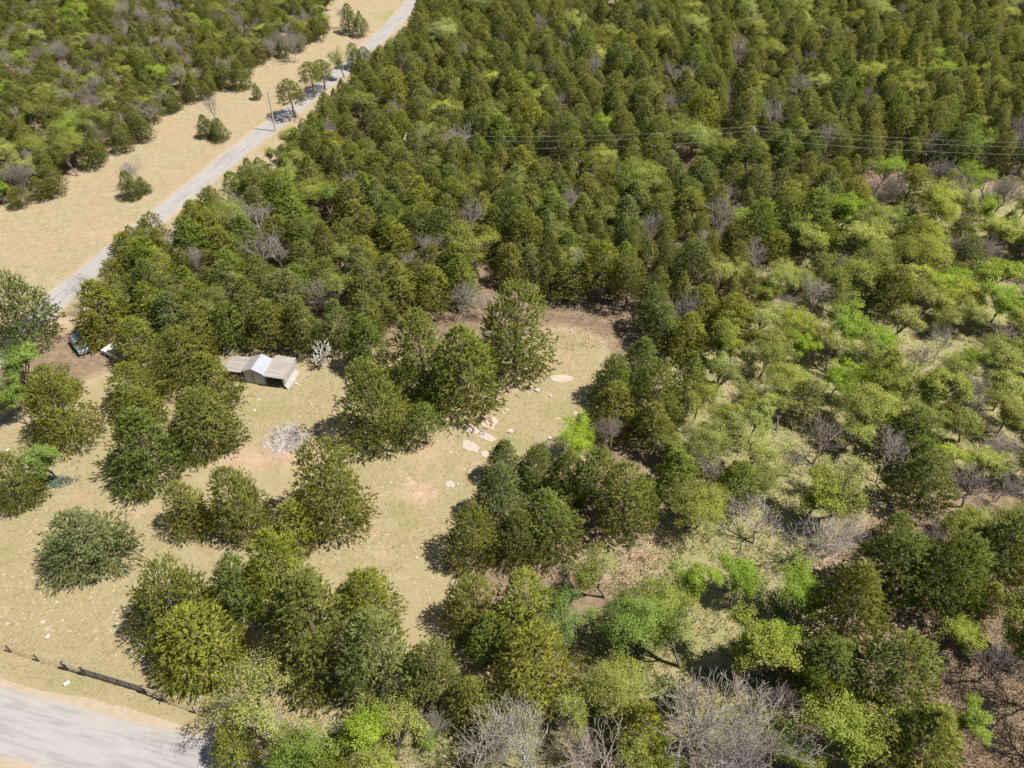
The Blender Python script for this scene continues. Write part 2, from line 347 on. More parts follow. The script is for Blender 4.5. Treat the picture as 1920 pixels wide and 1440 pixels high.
# ---------------------------------------------------------------- roads
def smooth_line(pts, step):
    pts = [np.array(p, float) for p in pts]; out = []
    P = [2 * pts[0] - pts[1]] + pts + [2 * pts[-1] - pts[-2]]
    for i in range(1, len(P) - 2):
        k = max(2, int(np.linalg.norm(P[i + 1] - P[i]) / step))
        for j in range(k):
            t = j / k
            out.append(.5 * ((2 * P[i]) + (P[i + 1] - P[i - 1]) * t + (2 * P[i - 1] - 5 * P[i] + 4 * P[i + 1] - P[i + 2]) * t ** 2 + (3 * P[i] - P[i - 1] - 3 * P[i + 1] + P[i + 2]) * t ** 3))
    out.append(P[-2]); return np.array(out)
def strip(name, line, w, z, mat, jit, nseg, label, cat):
    t = np.gradient(line, axis=0); t /= np.linalg.norm(t, axis=1)[:, None]; nrm = np.stack([-t[:, 1], t[:, 0]], 1)
    L = len(line); us = np.linspace(0, 1, nseg + 1); v = []; ac = []; al = []
    jl = np.convolve(nr.normal(0, jit, L + 8), np.ones(5) / 2.6, 'same')[4:-4]; jr = np.convolve(nr.normal(0, jit, L + 8), np.ones(5) / 2.6, 'same')[4:-4]
    s = np.concatenate([[0], np.cumsum(np.linalg.norm(np.diff(line, axis=0), axis=1))])
    for i in range(L):
        for u in us:
            off = (u - .5) * w + (jl[i] if u == 0 else jr[i] if u == 1 else 0)
            v.append((*(line[i] + nrm[i] * off), z)); ac.append(u); al.append(s[i])
    k = nseg + 1
    f = [(i * k + j, i * k + j + 1, (i + 1) * k + j + 1, (i + 1) * k + j) for i in range(L - 1) for j in range(nseg)]
    me = mesh_np(name, v, np.array(f)[:, ::-1])
    for nm, arr in (('across', ac), ('along', al)):
        a = me.attributes.new(nm, 'FLOAT', 'POINT'); a.data.foreach_set('value', np.array(arr, np.float32))
    me.materials.append(mat)
    o = link(bpy.data.objects.new(name, me)); return tag(o, label, cat, kind='structure')
far_px = [(75, 590), (108, 560), (192, 490), (288, 412), (427, 300), (495, 247), (628, 143), (720, 62), (752, 30), (775, 2)]
fl = [G(*p) for p in far_px]
d0 = np.array(fl[0]) - np.array(fl[1]); d0 /= np.linalg.norm(d0)
fl = [tuple(np.array(fl[0]) + d0 * k) for k in (60, 25)] + fl
d1 = np.array(fl[-1]) - np.array(fl[-2]); d1 /= np.linalg.norm(d1)
fl += [tuple(np.array(fl[-1]) + d1 * k) for k in (20, 60)]
far_line = smooth_line(fl, 1.6)
strip("road_shoulder", far_line, 5.2, 0.004, M['shoulder'], 0.25, 2, "sandy shoulder along the far paved road", "road shoulder")
strip("road", far_line, 4.4, 0.008, M['road'], 0.08, 6, "narrow pale paved road running between field and forest", "road")
a0, a1 = np.array(G(0, 1352)), np.array(G(250, 1418)); dn = (a1 - a0) / np.linalg.norm(a1 - a0)
near_line = np.array([a0 + dn * s for s in np.arange(-70, 70, 1.2)])
bend = np.clip(np.linspace(-70, 70, len(near_line)) - 15, 0, None); near_line[:, 1] -= bend ** 2 * 0.003
strip("road_shoulder", near_line, 7.1, 0.004, M['shoulder'], 0.12, 2, "sandy shoulder along the road in the bottom corner", "road shoulder")
strip("road", near_line, 5.9, 0.008, M['road'], 0.1, 6, "wide pale chip-seal road in the bottom corner", "road")
j0 = np.array(G(770, 2)); side = np.array([j0 + np.array((-s, 3.0 + s * .12)) for s in np.arange(-30, 70, 2.0)])
strip("road", side, 5.0, 0.012, M['road'], 0.1, 4, "side road meeting the paved road at the top", "road")

# ================================================================= TREES
def tubes(segs, sides_fn):
    """segs: list of (p0, p1, r0, r1) -> v, f(tri)"""
    V = []; F = []; base = 0
    for p0, p1, r0, r1 in segs:
        d = p1 - p0; L = math.sqrt(float(d @ d))
        if L < 1e-5: continue
        d = d / L; h = np.array((0, 0, 1.)) if abs(d[2]) < .9 else np.array((1., 0, 0))
        u = np.cross(d, h); u /= math.sqrt(float(u @ u)); w = np.cross(d, u)
        k = sides_fn(r0)
        ang = np.arange(k) * 2 * math.pi / k
        ring = np.cos(ang)[:, None] * u + np.sin(ang)[:, None] * w
        V.append(p0 + ring * r0); V.append(p1 + ring * r1)
        for i in range(k):
            i2 = (i + 1) % k
            F.append((base + i, base + i2, base + k + i2)); F.append((base + i, base + k + i2, base + k + i))
        base += 2 * k
    return np.concatenate(V), np.array(F)
def rnd_unit(k):
    a = nr.normal(size=(k, 3)); return a / np.linalg.norm(a, axis=1)[:, None]
def soft_normals(me, v, outward, wo=.38, wg=.75, upw=.42):
    """orient each leaf outward and blend its normal with the crown's: v (k,n,3), outward (k,3)"""
    g = np.cross(v[:, 1] - v[:, 0], v[:, 2] - v[:, 0]); g /= np.maximum(np.linalg.norm(g, axis=1), 1e-9)[:, None]
    o = outward / np.maximum(np.linalg.norm(outward, axis=1), 1e-6)[:, None]
    n_ = o * wo + g * wg; n_[:, 2] += upw; n_ /= np.maximum(np.linalg.norm(n_, axis=1), 1e-6)[:, None]
    me.polygons.foreach_set("use_smooth", np.ones(len(me.polygons), bool))
    me.normals_split_custom_set_from_vertices(np.repeat(n_, v.shape[1], 0))
def flip_to(v, outward):
    g = np.cross(v[:, 1] - v[:, 0], v[:, 2] - v[:, 0]); bad = np.einsum('ij,ij->i', g, outward) < 0
    a = v[bad, 1].copy(); j = v.shape[1] - 1 if v.shape[1] == 4 else 0
    v[bad, 1] = v[bad, j]; v[bad, j] = a
def blades_mesh(name, P, D, L, Wd, tint, mat, outward=None):
    """triangular leaf blades: position, direction, length, width"""
    k = len(P); R = rnd_unit(k); Sd = np.cross(D, R); Sd /= np.maximum(np.linalg.norm(Sd, axis=1), 1e-6)[:, None]
    v = np.empty((k, 3, 3)); v[:, 0] = P - Sd * Wd[:, None] * .5; v[:, 1] = P + Sd * Wd[:, None] * .5; v[:, 2] = P + D * L[:, None]
    if outward is not None: flip_to(v, outward)
    me = mesh_np(name, v.reshape(-1, 3), np.arange(3 * k).reshape(-1, 3))
    if outward is not None: soft_normals(me, v, outward)
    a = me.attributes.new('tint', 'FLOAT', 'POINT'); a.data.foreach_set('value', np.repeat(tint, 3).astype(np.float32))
    me.materials.append(mat); return me
def cedar_proto(k, R, Hh, t0, shape, n_limb, bscale=1.0, dens=1.0, leaders=None):
    """feathery cedar crown: limbs carrying plumes, and loose sprays over a lumpy crown shell"""
    aa = rng.uniform(0, 6.28)
    leaders = leaders or [(0, 1.0, 1.0)]
    P = []; D = []; Ls = []; Ws = []; T = []
    ph = nr.uniform(0, 6.28, (len(leaders), 8))
    def lump(w, az, z):
        f = ph[w]
        return (1 + .13 * np.sin(2 * az + f[0] + 1.1 * z) + .11 * np.sin(3 * az + f[1] - 1.7 * z) + .10 * np.sin(5 * az + f[2] + 2.6 * z) + .09 * np.sin(8 * az + f[3] - 4.1 * z) + .08 * np.sin(5.2 * z + f[4] + az) + .06 * np.sin(12 * az + f[5] + 6.3 * z))
    def prof(q): return (1 - q) ** shape * np.minimum(1.0, 0.60 + 2.4 * q) + .03
    wts = np.array([l[1] ** 2 * l[2] for l in leaders]); wts /= wts.sum()
    def sprays(p, bd, lb, tint, n_b, spread):
        nb = len(p)
        u = nr.random((nb, n_b)) * .92 + .08
        pp = p[:, None, :] + bd[:, None, :] * (lb[:, None] * u)[..., None]; pp[..., 2] -= .12 * lb[:, None] * u ** 2
        bb = bd[:, None, :] + nr.normal(0, spread, (nb, n_b, 3)) + np.array((0, 0, .08)); bb /= np.linalg.norm(bb, axis=2)[..., None]
        P.append(pp.reshape(-1, 3)); D.append(bb.reshape(-1, 3)); Ls.append((nr.uniform(.13, .28, (nb, n_b)) * (1.15 - .4 * u) * bscale).ravel())
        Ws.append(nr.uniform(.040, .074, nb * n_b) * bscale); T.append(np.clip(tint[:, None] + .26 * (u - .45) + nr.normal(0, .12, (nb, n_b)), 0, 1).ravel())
    # sprays over the shell
    area = sum(2 * math.pi * R * l[1] * Hh * l[2] * (1 - t0) * .62 for l in leaders)
    ns = int(area * (13.0 if t0 < .1 else 11.0) * dens)
    w = nr.choice(len(leaders), ns, p=wts)
    of = np.array([l[0] for l in leaders])[w]; rf = np.array([l[1] for l in leaders])[w]; hf = np.array([l[2] for l in leaders])[w]
    q = nr.random(ns) ** 1.25; az = nr.uniform(0, 6.283, ns); t = (t0 + (.985 - t0) * q) * hf; z = Hh * t
    lm = np.array([lump(wi, a, zi) for wi, a, zi in zip(w, az, z)])
    gap = (lm > .93) | (nr.random(ns) < .45)
    w, of, rf, hf, q, az, t, z, lm = (x_[gap] for x_ in (w, of, rf, hf, q, az, t, z, lm)); ns = len(w)
    dep = 1 - .55 * nr.random(ns) ** 2.2
    r = R * rf * prof(q) * lm * dep
    ca, sa = np.cos(az), np.sin(az); cx = of * R * np.cos(aa + w * 2.2); cy = of * R * np.sin(aa + w * 2.2)
    p = np.stack([cx + r * ca, cy + r * sa, z + nr.normal(0, .12, ns)], 1); p[:, 2] = np.maximum(p[:, 2], .1)
    upk = .12 + .75 * q ** 1.5
    bd = np.stack([ca * (1 - .5 * upk), sa * (1 - .5 * upk), upk], 1) + nr.normal(0, .36, (ns, 3)); bd /= np.linalg.norm(bd, axis=1)[:, None]
    patch = .42 + .13 * np.sin(2 * az + 1.3 * z + aa) + .10 * np.sin(5 * az - 2.2 * z) + nr.normal(0, .14, ns)
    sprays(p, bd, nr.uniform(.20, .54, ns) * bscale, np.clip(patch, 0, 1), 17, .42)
    # limbs with plumes that break the outline
    for i in range(n_limb):
        wi = rng.choices(range(len(leaders)), list(wts))[0]; o_, rf_, hf_ = leaders[wi]
        q_ = ((i + .5) / n_limb) ** .85; a = i * 2.39996 + rng.uniform(-.4, .4); t_ = (t0 + (.985 - t0) * q_) * hf_
        ox, oy = o_ * R * math.cos(aa + wi * 2.2), o_ * R * math.sin(aa + wi * 2.2)
        rr = R * rf_ * float(prof(np.array(q_))) * float(lump(wi, np.array(a), np.array(Hh * t_))) * rng.uniform(.80, 1.04)
        el = math.radians(rng.uniform(-8, 14) + 60 * q_ ** 1.3)
        tip = np.array((ox + rr * math.cos(a), oy + rr * math.sin(a), max(.15, Hh * t_ + rng.uniform(-.15, .15))))
        base = np.array((ox * min(1, t_ * 1.3), oy * min(1, t_ * 1.3), max(.12 * Hh * (t0 > .2) + .25, tip[2] - rr * math.tan(el))))
        ax = tip - base; L = np.linalg.norm(ax); d = ax / max(L, 1e-5)
        nb = int((3 + L * 1.6) * dens); sv = 1 - .62 * nr.random(nb) ** 1.5
        pl = base + ax * sv[:, None]
        side = np.cross(d, (0, 0, 1.0)); side /= max(np.linalg.norm(side), 1e-5); up = np.cross(side, d)
        bv = d * nr.uniform(.6, 1.1, nb)[:, None] + side * nr.uniform(-.8, .8, nb)[:, None] + up * nr.uniform(-.25, .5, nb)[:, None]; bv /= np.linalg.norm(bv, axis=1)[:, None]
        sprays(pl, bv, nr.uniform(.28, .65, nb) * (1.2 - .5 * sv) * bscale, np.clip(nr.normal(.5, .16, nb), 0, 1), 17, .36)
    PP = np.concatenate(P); ow = PP - np.array((0, 0, Hh * (t0 + .30 * (1 - t0)))); ow = ow / np.array((R, R, Hh * .55)) 
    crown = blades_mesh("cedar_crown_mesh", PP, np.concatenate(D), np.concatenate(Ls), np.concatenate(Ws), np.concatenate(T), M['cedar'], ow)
    segs = []; zs = np.linspace(0, Hh * .9, 6); bx = np.cumsum(nr.normal(0, .05, (6, 2)), 0); bx[0] = 0
    r0 = 0.028 * Hh * (0.8 if t0 > .3 else 1)
    for j in range(5):
        segs.append((np.array((*bx[j], zs[j])), np.array((*bx[j + 1], zs[j + 1])), r0 * (1 - .18 * j), r0 * (1 - .18 * (j + 1))))
    for j in range(16):
        z = Hh * rng.uniform(max(.12, t0 - .15), .75); a = rng.uniform(0, 6.28); l = R * rng.uniform(.35, .8) * (1 - .6 * z / Hh)
        segs.append((np.array((0, 0, z)), np.array((l * math.cos(a), l * math.sin(a), z + l * .3)), .035, .012))
    v, f = tubes(segs, lambda r: 6 if r > .05 else 3)
    tr = mesh_np("cedar_trunk_mesh", v, f); tr.materials.append(M['bark'])
    return dict(crown=crown, trunk=tr, R=R, H=Hh, ch=(t0 + 1) / 2, kind=k)
def branching(Hh, R, bole, levels, kids, spread, lean=0.05, stems=1, seedtwig=1.0, up=0.25, r0=None):
    """recursive branching that fills a rounded crown; returns [segs by level], twig tips"""
    out = [[] for _ in range(levels + 1)]; tips = []
    r0 = r0 or 0.019 * Hh
    cz = bole * Hh + (1 - bole) * Hh * .5; rz = (1 - bole) * Hh * .55
    def grow(p, d, L, r, lev):
        n = 3 if lev < 2 else 2
        q = p; dd = d.copy()
        for i in range(n):
            dd = dd + nr.normal(0, .13 + .03 * lev, 3) + np.array((0, 0, up * .25)); dd /= np.linalg.norm(dd)
            e = q + dd * L / n; r2 = r * (1 - .28 * (i + 1) / n)
            out[lev].append((q, e, max(r * (1 - .28 * i / n), .011), max(r2, .010))); q = e
            if lev < levels and i > 0 or (lev == levels - 1):
                pass
        if lev == levels: tips.append((q, dd)); return
        k = kids[lev]
        for c in range(k):
            a = 2 * math.pi * (c + rng.random() * .7) / k
            h = np.array((0, 0, 1.)) if abs(dd[2]) < .92 else np.array((1., 0, 0))
            u = np.cross(dd, h); u /= np.linalg.norm(u); w = np.cross(dd, u)
            sp = spread[lev] * rng.uniform(.6, 1.25)
            if c == 0 and lev > 0: sp *= .35
            nd = dd * math.cos(sp) + (u * math.cos(a) + w * math.sin(a)) * math.sin(sp)
            nd = nd + np.array((0, 0, up)) * .35; nd /= np.linalg.norm(nd)
            start = q if (c < 2 or lev == 0 and c < 3) else p + (q - p) * rng.uniform(.45, .95)
            # length to the crown ellipsoid
            tgt = (start + nd * L)
            e = ((tgt[0] / R) ** 2 + (tgt[1] / R) ** 2 + ((tgt[2] - cz) / rz) ** 2)
            ll = L * (.78 if lev else .72) * rng.uniform(.7, 1.15)
            if e > 1.15: ll *= .62
            grow(start, nd, ll, r * (.58 if k > 3 else .64), lev + 1)
    for s in range(stems):
        a = rng.uniform(0, 6.28); o = np.zeros(3)
        d = np.array((math.cos(a) * (.22 if stems > 1 else lean), math.sin(a) * (.22 if stems > 1 else lean), 1.)); d /= np.linalg.norm(d)
        grow(o, d, bole * Hh, r0 if stems == 1 else r0 * .6, 0)
    return out, tips
def fit(out, tips, R, Hh, bole):
    """rescale so the crown has the wanted radius and height"""
    pts = np.array([s[1] for lv in out for s in lv]); sz_ = Hh / pts[:, 2].max(); sr = R / np.percentile(np.hypot(pts[:, 0], pts[:, 1]), 97)
    sc = np.array((sr, sr, sz_))
    o2 = [[(a * sc, b_ * sc, r0, r1) for a, b_, r0, r1 in lv] for lv in out]
    return o2, [(p * sc, d) for p, d in tips]
def leafy_proto(k, R, Hh, bole, leaves_per, lsize, clump, bark='bark', stems=1):
    o, tips = branching(Hh, R, bole, 4, [5, 4, 4, 4], [.72, .72, .68, .62], stems=stems)
    o, tips = fit(o, tips, R, Hh, bole)
    v, f = tubes(sum(o[:5], []), lambda r: 6 if r > .07 else 3)
    tr = mesh_np("leafy_trunk_mesh", v, f); tr.materials.append(M[bark])
    tp = np.array([t[0] for t in tips]); n_ = len(tp)
    keep = nr.random(n_) < .9; tp = tp[keep]; n_ = len(tp)
    cl = nr.normal(0, clump, (n_, leaves_per, 3)) * np.array((1, 1, .55)); P = (tp[:, None, :] + cl).reshape(-1, 3)
    D = rnd_unit(len(P)); D[:, 2] = D[:, 2] * .6; D /= np.linalg.norm(D, axis=1)[:, None]
    tint = np.clip(np.repeat(nr.normal(.45, .2, n_), leaves_per) + nr.normal(0, .16, len(P)), 0, 1)
    # a leaf is a folded diamond: two triangles
    L = nr.uniform(.7, 1.3, len(P)) * lsize; kk = len(P); Rr = rnd_unit(kk); Sd = np.cross(D, Rr); Sd /= np.maximum(np.linalg.norm(Sd, axis=1), 1e-6)[:, None]
    nn = np.cross(D, Sd)
    v = np.empty((kk, 4, 3)); v[:, 0] = P; v[:, 1] = P + D * (L * .5)[:, None] + Sd * (L * .36)[:, None] + nn * (L * .12)[:, None]
    v[:, 2] = P + D * L[:, None]; v[:, 3] = P + D * (L * .5)[:, None] - Sd * (L * .36)[:, None] + nn * (L * .12)[:, None]
    ow = (P - np.array((0, 0, Hh * (bole + .35 * (1 - bole))))) / np.array((R, R, Hh * .45)); flip_to(v, ow)
    b0 = np.arange(kk) * 4
    f = np.concatenate([np.stack([b0, b0 + 1, b0 + 2], 1), np.stack([b0, b0 + 2, b0 + 3], 1)])
    me = mesh_np("leafy_crown_mesh", v.reshape(-1, 3), f)
    soft_normals(me, v, ow, .40, .7, .45)
    a = me.attributes.new('tint', 'FLOAT', 'POINT'); a.data.foreach_set('value', np.repeat(tint, 4).astype(np.float32)); me.materials.append(M['leaf'])
    return dict(crown=me, trunk=tr, R=R, H=Hh, ch=.5 + bole * .45, kind=k)
def bare_proto(k, R, Hh, bole, bark, stems=1, kids=(5, 4, 4, 3, 2), spread=(.62, .6, .55, .55, .5), lv=5, thick=1.0):
    o, tips = branching(Hh, R, bole, lv, list(kids), list(spread), stems=stems, up=.3, r0=.0145 * Hh * thick)
    o, tips = fit(o, tips, R, Hh, bole)
    v, f = tubes(o[0] + o[1], lambda r: 6 if r > .07 else 4); tr = mesh_np("bare_trunk_mesh", v, f); tr.materials.append(M[bark])
    v, f = tubes(sum(o[2:], []), lambda r: 3); cr = mesh_np("bare_branch_mesh", v, f); cr.materials.append(M[bark])
    return dict(crown=cr, trunk=tr, R=R, H=Hh, ch=.5 + bole * .4, kind=k)

CED_OPEN = [cedar_proto('cedar', 3.9, 7.6, .02, .52, 130, leaders=[(0, .88, 1.0), (.42, .62, .74), (.48, .55, .58)]), cedar_proto('cedar', 3.6, 8.2, .03, .62, 130, leaders=[(0, .88, 1.0), (.42, .62, .74), (.48, .55, .58)]), cedar_proto('cedar', 3.4, 8.6, .03, .50, 120, leaders=[(0, .88, 1.0), (.42, .62, .74), (.48, .55, .58)]), cedar_proto('cedar', 4.0, 7.4, .02, .40, 130, leaders=[(0, .88, 1.0), (.42, .62, .74), (.48, .55, .58)])]
CED_FOR = [cedar_proto('cedar', 2.9, 8.6, .16, .66, 85, leaders=[(0, .80, 1.0), (.42, .62, .84), (.46, .55, .70)]), cedar_proto('cedar', 3.1, 8.2, .20, .56, 85, leaders=[(0, .80, 1.0), (.42, .62, .84), (.46, .55, .70)]), cedar_proto('cedar', 2.7, 9.0, .18, .78, 80, leaders=[(0, .80, 1.0), (.42, .62, .84), (.46, .55, .70)]), cedar_proto('cedar', 3.2, 8.4, .22, .48, 85, 1.05, leaders=[(0, .80, 1.0), (.42, .62, .84), (.46, .55, .70)])]
CED_TALL = [cedar_proto('cedar', 2.5, 9.4, .42, .42, 60, 1.0, 1.5), cedar_proto('cedar', 2.3, 9.0, .46, .40, 55, 1.0, 1.5)]
CED_GREYTHIN = [cedar_proto('cedar', 2.2, 7.6, .15, .6, 50, 1.0, .55)]
LF_DENSE = [leafy_proto('leafy', 3.4, 7.6, .26, 38, .165, .25), leafy_proto('leafy', 3.2, 8.2, .30, 38, .165, .25), leafy_proto('leafy', 3.7, 8.0, .28, 36, .17, .28)]
LF_THIN = [leafy_proto('leafy', 3.3, 8.4, .33, 22, .135, .25), leafy_proto('leafy', 3.0, 8.8, .36, 19, .13, .26), leafy_proto('leafy', 3.4, 8.0, .30, 22, .135, .26, stems=3)]
BR_PALE = [bare_proto('bare', 3.6, 8.6, .26, 'bark_pale'), bare_proto('bare', 3.2, 8.2, .30, 'bark_pale', stems=2), bare_proto('bare', 3.9, 8.0, .22, 'bark_pale')]
BR_MAUVE = [bare_proto('bare', 3.4, 7.8, .24, 'bark_mauve', stems=3), bare_proto('bare', 3.2, 8.2, .30, 'bark_mauve')]
BR_WHITE = [bare_proto('bare', 3.4, 9.0, .24, 'bark_white', kids=(5, 4, 4, 3, 2), spread=(.6, .62, .6, .6, .55), lv=5, thick=.9)]
SNAG = [bare_proto('bare', 1.5, 5.0, .34, 'bark_snag', kids=(8, 5, 3), spread=(.80, .7, .6), lv=3, thick=2.2)]
PROTO = dict(co=CED_OPEN, cf=CED_FOR, ct=CED_TALL, cg=CED_GREYTHIN, ld=LF_DENSE, lt=LF_THIN, bp=BR_PALE, bm=BR_MAUVE, bw=BR_WHITE, sn=SNAG)
NAME = {'cedar': ('cedar_tree', 'cedar'), 'leafy': ('leafy_tree', 'tree'), 'bare': ('bare_tree', 'bare tree')}
TREES = []          # (x, y, r, h)
FIRST = {}
def make_tree(pr, x, y, r, h, label, group=None, color=(1, 1, 1), rz=None):
    nm, cat = NAME[pr['kind']]
    rz = rng.uniform(0, 6.28) if rz is None else rz
    root = empty(nm, (x, y, -0.02), rz, (r / pr['R'] * rng.uniform(.9, 1.1), r / pr['R'] * rng.uniform(.9, 1.1), h / pr['H']))
    root.rotation_euler = (rng.uniform(-.06, .06), rng.uniform(-.06, .06), rz)
    if pr['kind'] == 'leafy': color = (min(max(color[0], color[1] * .80), color[1] * 1.0), color[1], max(color[2], color[1] * .42))
    if pr['kind'] == 'cedar': color = (min(color[0], color[1] * 1.04), color[1], color[2])
    tag(root, label, cat, group)
    t = link(bpy.data.objects.new('trunk', pr['trunk']), root)
    c = link(bpy.data.objects.new('crown', pr['crown']), root)
    c.color = (*color, 1); t.color = (1, 1, 1, 1)
    FIRST.setdefault(id(pr), (t, c))
    return root
def solve(pr, cx, base, w, top):
    """place and size a tree from what the photograph shows of it"""
    best = None
    for k in range(40):
        h_ = .55 + k * .02
        y = G(cx, base)[1]
        x = 0; _, _, d = proj(0, y, 4)
        wm = w * d / FPX; r = wm / 2 * 1.03; h = wm * h_
        zc = pr['ch'] * h
        _, pyc, d2 = proj(0, y, zc); dep = math.atan2(CAM_H - zc, y)
        hz = (1 - pr['ch']) * h
        he = math.hypot(r * .92 * math.sin(dep), hz * math.cos(dep)) * FPX / d2
        e = abs(pyc - he - top)
        if best is None or e < best[0]: best = (e, y, (cx - 960) / FPX * d2, r, h)
    _, y, x, r, h = best
    return x, y, r, max(h, 1.2)
def T(kind, var, cx, base, w, top, label, color=(1, 1, 1), group=None):
    pr = PROTO[kind][var % len(PROTO[kind])]
    x, y, r, h = solve(pr, cx, base, w, top)
    TREES.append((x, y, r * .9, h)); return make_tree(pr, x, y, r, h, label, group, color)
BRI = (1.35, 1.35, 1.0); GRY = (1.05, 1.12, 1.6); OLV = (1.2, 1.08, .9); DRK = (.84, .90, .85); BLU = (.92, 1.0, 1.25); TINTG = (.72, .95, .75)
LBR = (.72, 1.05, .42); LYE = (1.12, 1.02, .75); LPA = (1.2, 1.1, 1.35); LGR = (.65, .82, .75); LDK = (.5, .72, .5)
